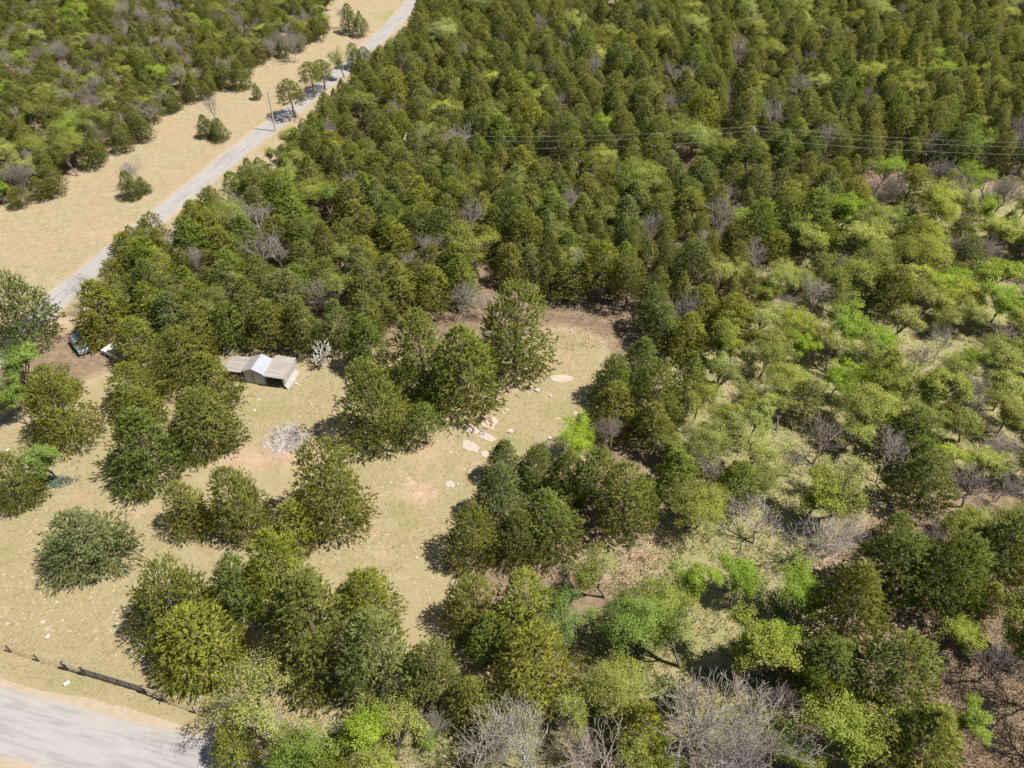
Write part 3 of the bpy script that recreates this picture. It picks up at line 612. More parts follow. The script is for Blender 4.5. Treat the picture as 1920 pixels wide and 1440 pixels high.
HAND = [
 ('co', 0, 155, 1045, 172, 932, "round grey-green cedar standing alone in the meadow above the gate", GRY),
 ('co', 1, 262, 890, 165, 752, "large dark green cedar with black shadow beside the meadow's upper bare patch", (1, 1.08, .9)),
 ('co', 2, 378, 830, 150, 712, "broad cedar on the near side of the shed yard, touching the yard's brown dirt"),
 ('co', 3, 110, 820, 148, 692, "yellowish olive cedar above the small bright green tree at the left edge", OLV),
 ('co', 1, 92, 738, 105, 672, "dark cedar just below the parked silver car", (1, 1, 1)),
 ('co', 2, 246, 762, 122, 672, "cedar below the white car nose, behind the olive cedars", (1.05, 1.05, .9)),
 ('co', 0, 268, 800, 105, 718, "brownish tinged cedar wedged between two larger cedars by the yard", (1.25, 1.0, .85)),
 ('co', 1, 392, 760, 130, 655, "cedar overlapping the left lean-to of the shed", (1, 1.05, .9)),
 ('co', 3, 340, 710, 130, 610, "cedar behind the one overlapping the shed's lean-to", OLV),
 ('co', 0, 255, 680, 110, 585, "cedar right of the half-hidden white car", BRI),
 ('co', 2, 22, 940, 95, 845, "cedar cut by the photo's left edge above the meadow", OLV),
 ('ld', 0, 80, 898, 84, 795, "small bright green tree over the blue-green garden plants", TINTG),
 ('ld', 1, 28, 735, 85, 648, "light green leafy tree at the left edge in front of the pale house", (.8, 1, .8)),
 ('ld', 2, 25, 795, 80, 715, "darker green leafy tree at the left edge below the pale house", LGR),
 ('co', 3, 32, 640, 135, 505, "big grey-green cedar at the left edge beside the paved road", GRY),
 ('co', 1, 184, 630, 112, 520, "cedar overhanging the parked silver car by the road", OLV),
 ('co', 2, 348, 992, 98, 895, "left one of the paired cedars in mid meadow, casting a black shadow", OLV),
 ('co', 0, 442, 990, 132, 845, "right and larger one of the paired cedars in mid meadow", (1, 1, .9)),
 ('co', 3, 612, 980, 158, 815, "round dense cedar just below the rubble heap", (1.05, 1.02, .9)),
 ('co', 2, 545, 1025, 98, 905, "small bright cedar tucked left of the round one below the rubble", BRI),
 ('co', 1, 518, 1118, 142, 970, "bright yellow-green cedar in the middle of the long cedar row", BRI),
 ('co', 0, 445, 1140, 118, 1020, "mid green cedar on the left shoulder of the bright yellow-green cedar", (.95, 1.08, .95)),
 ('co', 3, 318, 1185, 168, 1040, "dark olive cedar at the left end of the long cedar row", (1, 1, .85)),
 ('co', 2, 372, 1242, 176, 1112, "pale yellow cedar in front of the dark olive one near the gate", (1.4, 1.32, 1.0)),
 ('co', 1, 585, 1235, 215, 1052, "large olive cedar right of a deep black shadow gap in the row", OLV),
 ('co', 0, 690, 1150, 125, 1048, "small yellow-tipped cedar at the lane's lower end", BRI),
 ('co', 1, 708, 1280, 185, 1105, "grey-green cedar with silvery plumes at the right end of the row", GRY),
 ('co', 3, 812, 1298, 130, 1155, "rounded dull green cedar closing the row on its right end", (1.1, 1.1, 1.1)),
 ('bp', 1, 738, 1306, 60, 1235, "thin dead tree standing under the row's silvery cedar", (1, 1, 1)),
 ('co', 0, 700, 828, 158, 668, "broad cedar at the right side of the shed yard", (1, 1.05, .95)),
 ('ct', 0, 797, 832, 72, 725, "slim cedar with bare dark trunk on the lane's left edge", (.95, 1.1, .9)),
 ('co', 2, 790, 735, 140, 575, "tall cedar at the corner between shed yard and lane", (1.05, 1.12, .95)),
 ('co', 1, 862, 762, 152, 600, "wide pointed cedar leaning over the lane's left edge", BRI),
 ('co', 3, 965, 688, 142, 498, "tall isolated dark green cedar at the upper bend of the lane", (.95, 1.05, .95)),
 ('cf', 0, 688, 695, 100, 585, "cedar filling the corner right of the white dead tree", (.85, 1, .85)),
 ('cf', 3, 428, 652, 92, 560, "cedar right behind the shed's left lean-to roof", (1, 1.04, .95)),
 ('cf', 1, 498, 656, 96, 555, "cedar right behind the shed's bright middle roof", (1.05, 1.06, .9)),
 ('cf', 0, 562, 658, 92, 556, "cedar behind the shed's right end, left of the white dead tree", (.95, 1, .9)),
 ('cf', 2, 632, 652, 84, 560, "cedar a little way behind the white dead tree", (1, 1.05, .9)),
 ('sn', 0, 598, 687, 46, 620, "white leafless dead tree beside the shed", (1, 1, 1)),
 ('co', 1, 950, 905, 84, 818, "dark pointed cedar just below the flat rock slabs", DRK),
 ('co', 0, 1008, 915, 92, 830, "second dark cedar along the lane right of the pointed one", DRK),
 ('co', 2, 940, 972, 118, 862, "bluish grey cedar left in the clump below the rock slabs", BLU),
 ('co', 3, 885, 1042, 112, 922, "rounded cedar reaching furthest into the lane's bare dirt", (1, 1, .9)),
 ('co', 1, 1025, 1022, 150, 905, "wide dark cedar in the centre of the clump below the rocks", (.9, .98, .85)),
 ('co', 0, 975, 1035, 105, 940, "dark bluish cedar between the two cedars of the clump's front", DRK),
 ('cf', 1, 1180, 992, 138, 780, "tall cedar with visible trunk above the small grassy glade", (.95, 1.02, .85)),
 ('cf', 3, 1115, 945, 112, 835, "cedar below the bright green round tree", (.9, .98, .9)),
 ('co', 2, 1065, 935, 90, 835, "cedar partly covered by the bright green round tree", DRK),
 ('ld', 2, 1072, 858, 92, 778, "vivid light green round tree at the lane's right edge", (.85, 1.3, .38)),
 ('bm', 0, 1150, 842, 66, 752, "grey leafless tree right of the vivid light green tree", (1, 1, 1)),
 ('co', 0, 1150, 755, 92, 660, "cedar throwing a long black shadow into the upper lane", (.95, 1.05, .95)),
 ('co', 1, 1205, 722, 104, 628, "dark cedar at the top right corner of the lane", (.88, 1, .9)),
 ('co', 3, 1232, 795, 112, 668, "cedar in the middle of the bank right of the lane", (1, 1.03, .9)),
 ('cf', 2, 1290, 755, 90, 645, "cedar on the border between lane bank and spring woodland", (.9, .95, .8)),
 ('co', 2, 1155, 808, 98, 715, "olive cedar just above the grey leafless tree by the lane", OLV),
 ('cf', 0, 1220, 840, 92, 735, "cedar low on the bank next to the grey leafless tree", (1, 1, .9)),
 ('co', 3, 885, 1178, 122, 1035, "pale olive cedar at the lane's lower right end", (1.2, 1.15, .95)),
 ('cf', 1, 985, 1195, 150, 1008, "tall bright plumed cedar below the centre clump", BRI),
 ('cf', 3, 1002, 1305, 178, 1105, "huge yellow-green cedar beside a deep black shadow near the bottom", (1.3, 1.22, .9)),
 ('cf', 0, 925, 1225, 110, 1095, "mid green cedar above the black shadow near the bottom", (1, 1.05, .9)),
 ('lt', 0, 1072, 1218, 112, 1025, "tall thin pale green tree right of the yellow-green plumed cedars", (.8, 1.05, 1.0)),
 ('cg', 0, 1118, 1212, 80, 1090, "thin grey cedar between two pale leafy trees", (1.0, .95, 1.1)),
 ('lt', 2, 1195, 1225, 128, 1062, "pale green tree with dark forked trunk on the shaded glade", (.8, 1.02, .8)),
 ('lt', 1, 1290, 1250, 125, 1085, "pale green tree with leaning trunk right of the forked one", (1, 1.08, .9)),
 ('ld', 0, 1308, 1120, 92, 985, "bright lime green tree at the right end of the grassy glade", (.85, 1.12, .5)),
 ('ld', 1, 1390, 1105, 88, 972, "lime green tree with long branch shadows right of the glade", (.9, 1.1, .5)),
 ('ld', 2, 1492, 1160, 110, 1055, "vivid green dense tree wedged against the dark cedars", (.68, 1.12, .3)),
 ('ld', 0, 1398, 1275, 135, 1095, "yellow-green tree in the leafy patch below the lime trees", LYE),
 ('ld', 2, 1462, 1262, 112, 1110, "yellow-green tree left of the big dark cedar", (.9, 1, .6)),
 ('cf', 1, 1600, 1210, 175, 1010, "very large dark cedar with golden tips in the lower right", (.95, .92, .75)),
 ('cf', 0, 1555, 1300, 150, 1110, "dark cedar with broken grey limb in front of the golden-tipped one", DRK),
 ('cf', 3, 1680, 1310, 175, 1120, "dusty grey-green cedar in the lower right grove", (1.0, 1.05, 1.15)),
 ('cf', 2, 1730, 1450, 190, 1250, "olive cedar at the bottom beside the shaded bare ground", (1.1, 1.08, .85)),
 ('cg', 0, 1650, 1440, 140, 1270, "thin airy cedar at the bottom between lime tree and olive cedar", (1, 1, 1)),
 ('cf', 1, 1690, 1118, 150, 945, "dark cedar behind the golden-tipped cedar", (.8, .85, .75)),
 ('cf', 3, 1790, 1140, 165, 925, "tall dark cedar above the lime tree at the right", (.85, .9, .75)),
 ('cf', 0, 1885, 1090, 150, 895, "dark cedar at the photo's right edge above bare ground", (.8, .85, .75)),
 ('ld', 1, 1795, 1218, 92, 1076, "yellow-green tree among dark cedars at the right", (1, 1.02, .7)),
 ('ld', 0, 1805, 1378, 85, 1252, "light green tree on the edge of the shaded bare ground", (.85, 1.05, .7)),
 ('ld', 2, 1915, 1235, 75, 1108, "fresh green tree cut by the right edge over the bare ground", (.7, 1.05, .6)),
 ('ld', 1, 1578, 1405, 165, 1268, "wide yellow-green tree near the bottom between grey bare trees and cedar", (1, 1.03, .62)),
 ('ld', 0, 1520, 1328, 95, 1208, "smaller yellow-green tree above the wide one near the bottom", (1, 1.03, .62)),
 ('ld', 2, 1522, 1462, 84, 1370, "yellow-green tree at the bottom edge next to the grey bare thicket", (.95, 1.03, .6)),
 ('bp', 0, 1318, 1412, 230, 1225, "grey leafless tree with upright limbs in the bare thicket at the bottom", (1, 1, 1)),
 ('bp', 1, 1405, 1430, 220, 1260, "grey leafless tree in the middle of the bare thicket at the bottom", (1, 1, 1)),
 ('bm', 1, 1470, 1335, 95, 1205, "brownish leafless tree at the top of the bottom bare thicket", (1, 1, 1)),
 ('bw', 0, 1325, 1495, 200, 1350, "whitish crooked leafless tree at the bottom edge of the thicket", (1, 1, 1)),
 ('bp', 2, 1425, 1500, 200, 1340, "low grey leafless tree at the bottom edge of the thicket", (1, 1, 1)),
 ('bp', 2, 865, 1480, 250, 1310, "spreading whitish leafless tree at the bottom edge left of centre", (1, 1, 1)),
 ('bw', 0, 978, 1450, 180, 1245, "tall white-trunked leafless tree at the bottom centre", (1, 1, 1)),
 ('bp', 0, 1120, 1470, 220, 1325, "silvery dense leafless tree right of the white-trunked tree", (1, 1, 1)),
 ('bm', 0, 1085, 1430, 95, 1315, "brown leafless tree behind the silvery dense one", (1, 1, 1)),
 ('bp', 1, 815, 1378, 72, 1312, "small white leafless tree in a dark hollow near the bottom", (1, 1, 1)),
 ('lt', 0, 480, 1395, 160, 1238, "pale yellow-green tree with white limbs at the road bend", (1.35, 1.15, 1.25)),
 ('bp', 2, 512, 1420, 110, 1320, "grey leafless tree hanging over the road at the bottom", (1, 1, 1)),
 ('co', 1, 440, 1425, 100, 1325, "small cedar at the road edge under the pale tree", BRI),
 ('ld', 2, 555, 1440, 120, 1315, "deep green leafy tree at the bottom left of centre", (.5, .85, .55)),
 ('co', 0, 612, 1455, 92, 1335, "golden olive cedar at the bottom between two green trees", (1.35, 1.1, .7)),
 ('ld', 1, 672, 1410, 112, 1305, "bright green leafy tree at the bottom below the cedar row", (.75, 1.15, .5)),
 ('lt', 1, 735, 1425, 120, 1305, "pale straw-green tree right of the bright green one at the bottom", (1.45, 1.25, 1.1)),
 ('lt', 2, 705, 1490, 110, 1390, "pale yellow tree touching the bottom edge", (1.3, 1.2, 1.0)),
 ('ld', 0, 792, 1398, 52, 1362, "small round green bush near the bottom", (.7, .95, .5)),
 ('co', 2, 880, 1345, 112, 1252, "dull green cedar below the black shadow near the bottom", (1.15, 1.1, .9)),
 ('cf', 0, 1205, 1388, 115, 1240, "drooping yellow cedar left of the bare thicket", (1.5, 1.35, .8)),
 ('lt', 0, 1205, 1465, 105, 1365, "pale green tree at the bottom edge left of the thicket", (1.25, 1.2, .8)),
 ('cf', 2, 1270, 1330, 60, 1240, "small dark cedar above the bare thicket", (.9, 1.0, .8)),
 ('lt', 0, 945, 1400, 130, 1305, "straw-green airy tree behind the white-trunked tree at the bottom", (1.15, 1.12, 1.0)),
 ('lt', 1, 1045, 1370, 110, 1275, "airy green tree between the huge yellow-green cedar and the drooping yellow cedar", (1.05, 1.1, .9)),
 ('lt', 2, 1150, 1330, 115, 1225, "pale green tree on the grass left of the drooping yellow cedar", (1.1, 1.12, .95)),
 ('ld', 1, 1262, 1450, 80, 1370, "small yellow-green tree beside the silvery dense leafless tree", (1.0, 1.05, .7)),
 ('lt', 0, 1455, 1420, 100, 1320, "thin green tree showing through the bare thicket at the bottom", (.95, 1.05, .8)),
 ('lt', 1, 1140, 1120, 110, 1020, "pale green tree at the left end of the grassy glade", (1.0, 1.08, .9)),
 ('lt', 2, 1240, 1180, 105, 1085, "airy green tree below the grassy glade", (1.0, 1.08, .9)),
 ('bm', 1, 1872, 1278, 120, 1130, "dark forked leafless tree on the shaded bare ground", (1, 1, 1)),
 ('bm', 0, 1985, 1330, 170, 1165, "dark leafless tree just beyond the right edge of the bare ground", (1, 1, 1)),
 ('bm', 1, 2010, 1430, 170, 1270, "second dark leafless tree beyond the right edge of the bare ground", (1, 1, 1)),
 ('ld', 1, 1990, 1240, 150, 1090, "leafy tree beyond the right edge above the bare ground", (1, 1, .8)),
 # field edge and roadside
 ('bp', 0, 398, 236, 62, 168, "tall grey leafless tree growing out of the cedars in the dry field", (1, 1, 1)),
 ('co', 1, 385, 258, 36, 216, "left of the two cedars under the field's tall leafless tree", (.8, .9, .75)),
 ('co', 0, 410, 262, 42, 222, "right of the two cedars under the field's tall leafless tree", (.8, .9, .75)),
 ('co', 2, 240, 372, 42, 318, "dark cedar under the low leafless tree in the dry field", (.75, .85, .75)),
 ('co', 1, 266, 362, 30, 330, "smaller cedar beside the field's low leafless tree", (.8, .9, .8)),
 ('bp', 1, 246, 352, 48, 288, "low grey leafless tree rising from cedars in the dry field", (1, 1, 1)),
 ('cf', 2, 479, 186, 23, 155, "tiny lone cedar in the far field near the road", (.85, .95, .9)),
 ('ct', 0, 545, 220, 54, 150, "round-topped cedar with long bare trunk on the road edge", (1, 1.02, .8)),
 ('ct', 1, 582, 182, 48, 108, "tall cedar with twin look trunk leaning over the road", (1, 1.02, .8)),
 ('ct', 0, 603, 168, 42, 86, "tallest slim cedar beside the road's shaded bend", (.95, 1, .8)),
 ('lt', 1, 640, 145, 46, 68, "pale sparse tree with white trunk at the road's far side", (1.1, 1.0, .9)),
 ('cf', 0, 652, 62, 42, 8, "dark cedar in the small group at the far road bend", (.85, .95, .8)),
 ('cf', 2, 676, 68, 34, 12, "second cedar in the small group at the far road bend", (.9, 1, .85)),
 ('bp', 0, 640, 52, 34, 4, "grey leafless tree in the small group at the far road bend", (1, 1, 1)),
 ('cf', 1, 660, 128, 40, 82, "cedar between the road's two visible far stretches", (.9, 1, .8)),
 ('cf', 3, 682, 130, 36, 88, "cedar right of the far road's gap", (1, 1.05, .85)),
 ('co', 0, 448, 166, 40, 110, "cedar mixed with bare twigs at the thicket's end by the field", (.9, .95, .9)),
 ('bp', 1, 545, 118, 48, 48, "pinkish grey leafless tree at the thicket's far corner", (1, 1, 1)),
 ('bp', 2, 430, 158, 40, 105, "leafless tree at the thicket's tip near the lone tiny cedar", (1, 1, 1)),
 # accents in the deep forest
 ('bp', 0, 680, 482, 36, 430, "small white leafless tree in the forest right of the road", (1, 1, 1)),
 ('bp', 1, 766, 510, 50, 465, "whitish leafless tree near the forest's middle", (1, 1, 1)),
 ('bp', 2, 808, 482, 46, 440, "grey leafless tree behind the whitish one mid forest", (1, 1, 1)),
 ('bp', 0, 316, 478, 74, 425, "wide grey leafless tree at the forest edge by the road", (1, 1, 1)),
 ('bm', 1, 885, 400, 40, 345, "grey-brown leafless tree above the vivid green crown mid forest", (1, 1, 1)),
 ('bp', 1, 905, 600, 52, 525, "grey leafless tree at the forest front by the tall dark cedar", (1, 1, 1)),
 ('ld', 0, 906, 420, 46, 375, "small vivid green crown in the middle of the dark forest", (.7, 1.3, .35)),
 ('ld', 1, 976, 412, 48, 362, "larger vivid green crown in the middle of the dark forest", (.7, 1.3, .35)),
 ('ld', 2, 1092, 515, 46, 470, "light green crown behind the bare-trunked cedars", (1, 1.1, .6)),
 ('lt', 0, 915, 178, 50, 132, "pale cream-green crown in the far forest", (1.6, 1.4, 1.4)),
 ('lt', 1, 730, 172, 52, 125, "pale grey-green tree near the far road", (1.2, 1.15, 1.2)),
 ('bp', 2, 992, 155, 40, 108, "pale leafless tree right of the cream-green crown", (1, 1, 1)),
 ('ld', 0, 1222, 152, 42, 112, "light green crown in the forest above the power line", (.9, 1.1, .6)),
 ('lt', 2, 1640, 172, 64, 115, "yellowish pale tree above the power line at the right", (1.35, 1.25, .8)),
 ('bp', 0, 1572, 95, 86, 48, "wide pale leafless tree in the far right forest", (1, 1, 1)),
 ('bp', 2, 1835, 182, 70, 150, "flat pale leafless tree in the far right forest", (1, 1, 1)),
 ('ld', 1, 1432, 182, 54, 145, "light green crown left of the yellowish tree above the power line", (1, 1.05, .7)),
 ('lt', 0, 1875, 60, 60, 10, "yellow-green tree in the top right corner", (1.2, 1.15, .7)),
 ('ld', 2, 1908, 92, 52, 62, "light green crown cut by the right edge near the top", (1.1, 1.1, .7)),
 ('ld', 0, 1835, 245, 56, 215, "light green crown just above the wires at the right", (1, 1.1, .7)),
 ('ld', 1, 1445, 48, 34, 12, "small bright green crown at the top of the far right forest", (.8, 1.05, .5)),
 ('ld', 1, 116, 70, 46, 30, "bright lime crown in the far left thicket", (.8, 1.15, .45)),
 ('ld', 2, 92, 112, 44, 85, "second lime crown left in the far thicket", (.9, 1.15, .45)),
 ('ld', 0, 382, 75, 40, 38, "lime crown in the far thicket behind the field's tip", (.85, 1.15, .5)),
 ('bp', 1, 66, 92, 56, 62, "flat pale leafless crown in the far left thicket", (1, 1, 1)),
 ('bp', 0, 258, 232, 42, 185, "grey leafless tree standing near the thicket's field edge", (1, 1, 1)),
 ('bm', 0, 176, 148, 36, 110, "mauve leafless tree in the middle of the far left thicket", (1, 1, 1)),
 ('bp', 2, 120, 155, 40, 122, "pale leafless tree left of the mauve one in the thicket", (1, 1, 1)),
 # spring woodland on the right
 ('bp', 2, 1530, 605, 105, 520, "wide grey leafless tree above the yellow-green woodland", (1, 1, 1)),
 ('bp', 0, 1478, 600, 60, 535, "pale leafless tree left of the wide grey one above the woodland", (1, 1, 1)),
 ('bm', 0, 1815, 782, 105, 695, "mauve brushy leafless tree at the woodland's right side", (1, 1, 1)),
 ('bm', 1, 1870, 668, 110, 595, "dark grey leafless tree at the woodland's upper right edge", (1, 1, 1)),
 ('bm', 0, 1870, 862, 110, 805, "low mauve leafless tree at the right edge of the woodland", (1, 1, 1)),
 ('bm', 1, 1722, 705, 70, 625, "brown leafless tree with dark forked trunk inside the woodland", (1, 1, 1)),
 ('bw', 0, 1890, 940, 70, 845, "white-limbed leafless tree at the right edge above dark cedars", (1, 1, 1)),
 ('bm', 0, 1800, 490, 80, 430, "grey-brown leafless tree among the upper lime crowns", (1, 1, 1)),
 ('bp', 1, 1790, 400, 70, 325, "pale brown leafless tree just under the wires at the right", (1, 1, 1)),
 ('bp', 2, 1500, 1050, 190, 920, "large arching grey leafless tree below the yellow-green woodland", (1, 1, 1)),
 ('bp', 0, 1425, 1020, 140, 925, "grey leafless tree arching over to the left below the woodland", (1, 1, 1)),
 ('bp', 1, 1590, 1030, 90, 930, "grey leafless tree leaning right towards the dark cedars", (1, 1, 1)),
 ('ld', 1, 1355, 720, 48, 652, "fresh green slim tree at the left border of the woodland", (.85, 1.1, .75)),
 ('ld', 0, 1495, 735, 46, 665, "vivid green tree inside the woodland's left half", (.75, 1.2, .4)),
 ('ld', 2, 1572, 745, 66, 650, "broad bright green tree with twin dark trunks in the woodland", (.85, 1.15, .5)),
 ('ld', 1, 1815, 715, 56, 635, "vivid lime tree near the woodland's right border", (.75, 1.2, .4)),
 ('ld', 0, 1775, 870, 92, 805, "broad yellow-green tree beside mauve bare trees on the right", (1, 1.1, .6)),
 ('lt', 2, 1335, 880, 80, 760, "grey-green multi-stemmed tree at the woodland's lower left", (1.05, 1.05, 1.2)),
 ('ld', 2, 1755, 445, 80, 335, "large pale lime tree under the wires at the right", (1.15, 1.15, .7)),
 ('ld', 0, 1750, 500, 78, 405, "second pale lime tree below the one under the wires", (1.1, 1.1, .7)),
 ('ld', 1, 1860, 560, 90, 485, "dense lime tree at the upper right edge", (1, 1.1, .6)),
 ('ld', 2, 1780, 600, 96, 520, "wide lime tree in the woodland's upper part", (1.1, 1.1, .7)),
 ('ld', 0, 1700, 560, 80, 480, "yellow-green tree left of the wide lime tree", (1.15, 1.1, .75)),
]
for t in HAND: T(*t)

# ---- forests filled tree by tree
PL_L, PL_R = None, None
PW = [(-26.0, 170.0), (58.0, 0.0)]
def pl_ground():
    """ground line under the power line"""
    xa, ya = G(1396, 330); xb, yb = G(1960, 354); return np.array((xa, ya)), np.array((xb, yb))
PLA, PLB = pl_ground(); PLD = (PLB - PLA) / np.linalg.norm(PLB - PLA)
def near_line_of_wires(x, y):
    v = np.array((x, y)) - PLA; a = float(v @ PLD)
    if a < -60: return 99
    return abs(float(v[0] * PLD[1] - v[1] * PLD[0]))
F1 = [(-420, -110), (650, -110), (612, -10), (610, 40), (560, 92), (500, 112), (440, 150), (380, 170), (300, 208), (258, 250), (160, 308), (90, 352), (0, 388), (-420, 520)]
F2 = [(790, -110), (2300, -110), (2300, 340), (1700, 330), (1560, 420), (1400, 500), (1400, 640), (1330, 640), (1180, 590), (1045, 565), (1030, 500), (900, 500), (880, 570), (740, 570), (640, 600), (600, 640), (430, 640), (300, 600), (215, 565), (130, 520), (205, 465), (330, 405), (350, 375), (430, 318), (512, 265), (560, 205), (600, 180), (660, 115), (700, 92), (740, 65)]
F3 = [(1400, 490), (1560, 420), (1700, 330), (2300, 340), (2300, 960), (1700, 940), (1560, 960), (1290, 960), (1250, 850), (1330, 720), (1330, 640), (1400, 640)]
F5 = [(1520, 905), (2300, 880), (2300, 1190), (1850, 1190), (1600, 1060)]
F4 = [(1940, 960), (2400, 960), (2400, 1700), (1000, 1700), (1000, 1560), (1940, 1560)]
cand = []
def crowns_hit_open(x, y, r, h):
    for z, dx in ((0, 0), (.15 * h, -.35 * r), (.15 * h, .35 * r), (.55 * h, 0)):
        px, py, _ = proj(x + dx, y, z)
        for poly in OPEN:
            if inside(poly, px, py): return True
    for dx in (-.75 * r, .55 * r):
        px, py, _ = proj(x + dx, y, .6 * h)
        if inside(FIELD, px, py): return True
    return False
cell = {}
def put(x, y, r): cell.setdefault((int(x // 6), int(y // 6)), []).append((x, y, r))
for x, y, r, h in TREES: put(x, y, r)
def clash(x, y, r, fac):
    cx, cy = int(x // 6), int(y // 6)
    for i in (-1, 0, 1):
        for j in (-1, 0, 1):
            for x2, y2, r2 in cell.get((cx + i, cy + j), ()):
                if (x - x2) ** 2 + (y - y2) ** 2 < (fac * (r + r2)) ** 2: return True
    return False
def fill(zone, tries, rr, hh, fac, mix, xr, yr, key):
    for _ in range(tries):
        x = rng.uniform(*xr); y = rng.uniform(*yr)
        r = rng.uniform(*rr); h = r * rng.uniform(*hh)
        px, py, d = proj(x, y, h * .5)
        if not inside(zone, px, py): continue
        if near_line_of_wires(x, y) < 3.4 and px > 900: continue
        if clash(x, y, r, fac) or crowns_hit_open(x, y, r, h): continue
        put(x, y, r)
        u = rng.random(); acc = 0
        for k, p in mix:
            acc += p
            if u <= acc: break
        cand.append((k, x, y, r, h, px, py, d, key))
WOODLOT = [(1020, 430), (1330, 430), (1400, 520), (1400, 640), (1180, 610), (1030, 560)]
fill(WOODLOT, 3600, (2.0, 2.8), (3.0, 3.9), .74, [('ct', .86), ('bp', .07), ('lt', .07)], (-10, 80), (95, 145), 'lot')
fill(F3, 9000, (2.3, 4.2), (1.9, 2.5), .60, [('lt', .50), ('ld', .22), ('bp', .09), ('bm', .08), ('cf', .11)], (10, 150), (55, 160), 'slope')
F2N = [(2300, 380), (1400, 500), (1400, 640), (1330, 640), (1180, 600), (1045, 580), (1030, 500), (900, 500), (880, 575), (740, 575), (640, 610), (600, 640), (430, 640), (300, 600), (215, 565), (130, 520), (205, 465), (330, 405), (350, 375), (420, 330), (1200, 345), (1400, 400)]
fill(F2N, 9000, (2.9, 4.3), (1.9, 2.5), .52, [('cf', .90), ('bp', .05), ('lt', .05)], (-90, 90), (75, 170), 'main')
fill(F2, 7000, (3.2, 4.4), (1.9, 2.5), .66, [('cf', .90), ('bp', .04), ('lt', .06)], (-110, 230), (80, 330), 'main')
fill(F2, 42000, (1.7, 3.3), (1.9, 3.2), .53, [('cf', .80), ('bp', .06), ('bm', .035), ('lt', .08), ('ld', .025)], (-110, 230), (80, 330), 'main')
fill(F1, 26000, (1.8, 3.1), (1.8, 2.6), .53, [('cf', .64), ('bp', .12), ('bm', .05), ('lt', .14), ('ld', .05)], (-230, -20), (110, 330), 'left')
fill(F5, 3000, (2.2, 3.6), (1.9, 2.6), .66, [('cf', .45), ('bm', .18), ('ld', .20), ('lt', .17)], (10, 120), (30, 75), 'out')
fill(F4, 2500, (2.5, 4.0), (2.1, 2.6), .85, [('cf', .4), ('bp', .2), ('lt', .2), ('ld', .2)], (0, 90), (5, 60), 'out')
LOOK = {'c': "cedar", 'b': "grey leafless tree", 'l': "leafy tree"}
def where(px, py, key):
    if key == 'lot': return "among bare-trunked trees behind the upper end of the lane"
    if key == 'slope':
        return "in the upper spring woodland below the wires" if py < 600 else "in the spring woodland right of the lane"
    if key == 'out': return "in the shaded mixed grove along the lower right edge"
    if key == 'left':
        return "in the far thicket near the top left" if py < 110 else "in the thicket bordering the dry field strip"
    if py < 250: return "in the forest beside the far end of the road" if px < 1000 else "in the forest behind the power line"
    if py < 480:
        return "in the forest along the near side of the road" if px < 640 else ("in the dense forest between road and power line" if px < 1050 else "in the forest just in front of the power line")
    return "in the dense grove behind the metal shed" if px < 640 else "in the forest front behind the cedar-lined lane"
FOREST = []
inview = lambda c: -20 < c[5] < 1940 and -20 < c[6] < 1460
ced = [c for c in cand if c[0][0] == 'c']
ced_vis = sorted([c for c in ced if inview(c)], key=lambda c: -c[3] / c[7])
n_hand = sum(1 for t in HAND if t[0][0] == 'c')
keep = set(id(c) for c in ced_vis[:max(0, 296 - n_hand)])
lea = sorted([c for c in cand if c[0][0] == 'l' and inview(c)], key=lambda c: -c[3] / c[7])
keep_l = set(id(c) for c in lea[:max(0, 292 - sum(1 for t in HAND if t[0][0] == 'l'))])
def col_for(k):
    if k[0] == 'c':
        return rng.choice([("mid green", (1, 1.02, .95)), ("fresh green", (1.0, 1.14, .85)), ("blackish green", (.74, .80, .78)), ("golden olive", (1.28, 1.22, .85)), ("grey-green", (.95, 1, 1.35)), ("dull olive", (1.05, .99, .9))])
    if k[0] == 'l':
        return rng.choice([("yellow-green", (1.02, 1.02, .72)), ("pale green", (1.12, 1.12, 1.05)), ("bright green", (.92, 1.12, .55)), ("cream-green", (1.25, 1.22, 1.35)), ("olive-green", (.95, .93, .80))])
    return ("", (1, 1, 1))
for c in cand:
    k, x, y, r, h, px, py, d, key = c
    if k[0] == 'c' and id(c) not in keep: FOREST.append(c); continue
    if k[0] == 'l' and id(c) not in keep_l: FOREST.append(c); continue
    if k[0] != 'c' and not inview(c) and key != 'out' and (px < -60 or px > 1990 or py < -40): FOREST.append(c); continue
    pr = rng.choice(PROTO[k])
    tone, ccol = col_for(k)
    size = ("broad" if r > 3.0 else "slim" if r < 2.3 else "medium") if k[0] == 'c' else ("large" if r > 3.3 else "small" if r < 2.5 else "middling")
    lab = " ".join((size + " " + tone + " " + LOOK[k[0]]).split()) + " " + where(px, py, key)
    make_tree(pr, x, y, r, h, lab, lab.replace("tree ", "trees ", 1).replace("cedar ", "cedars ", 1), ccol)

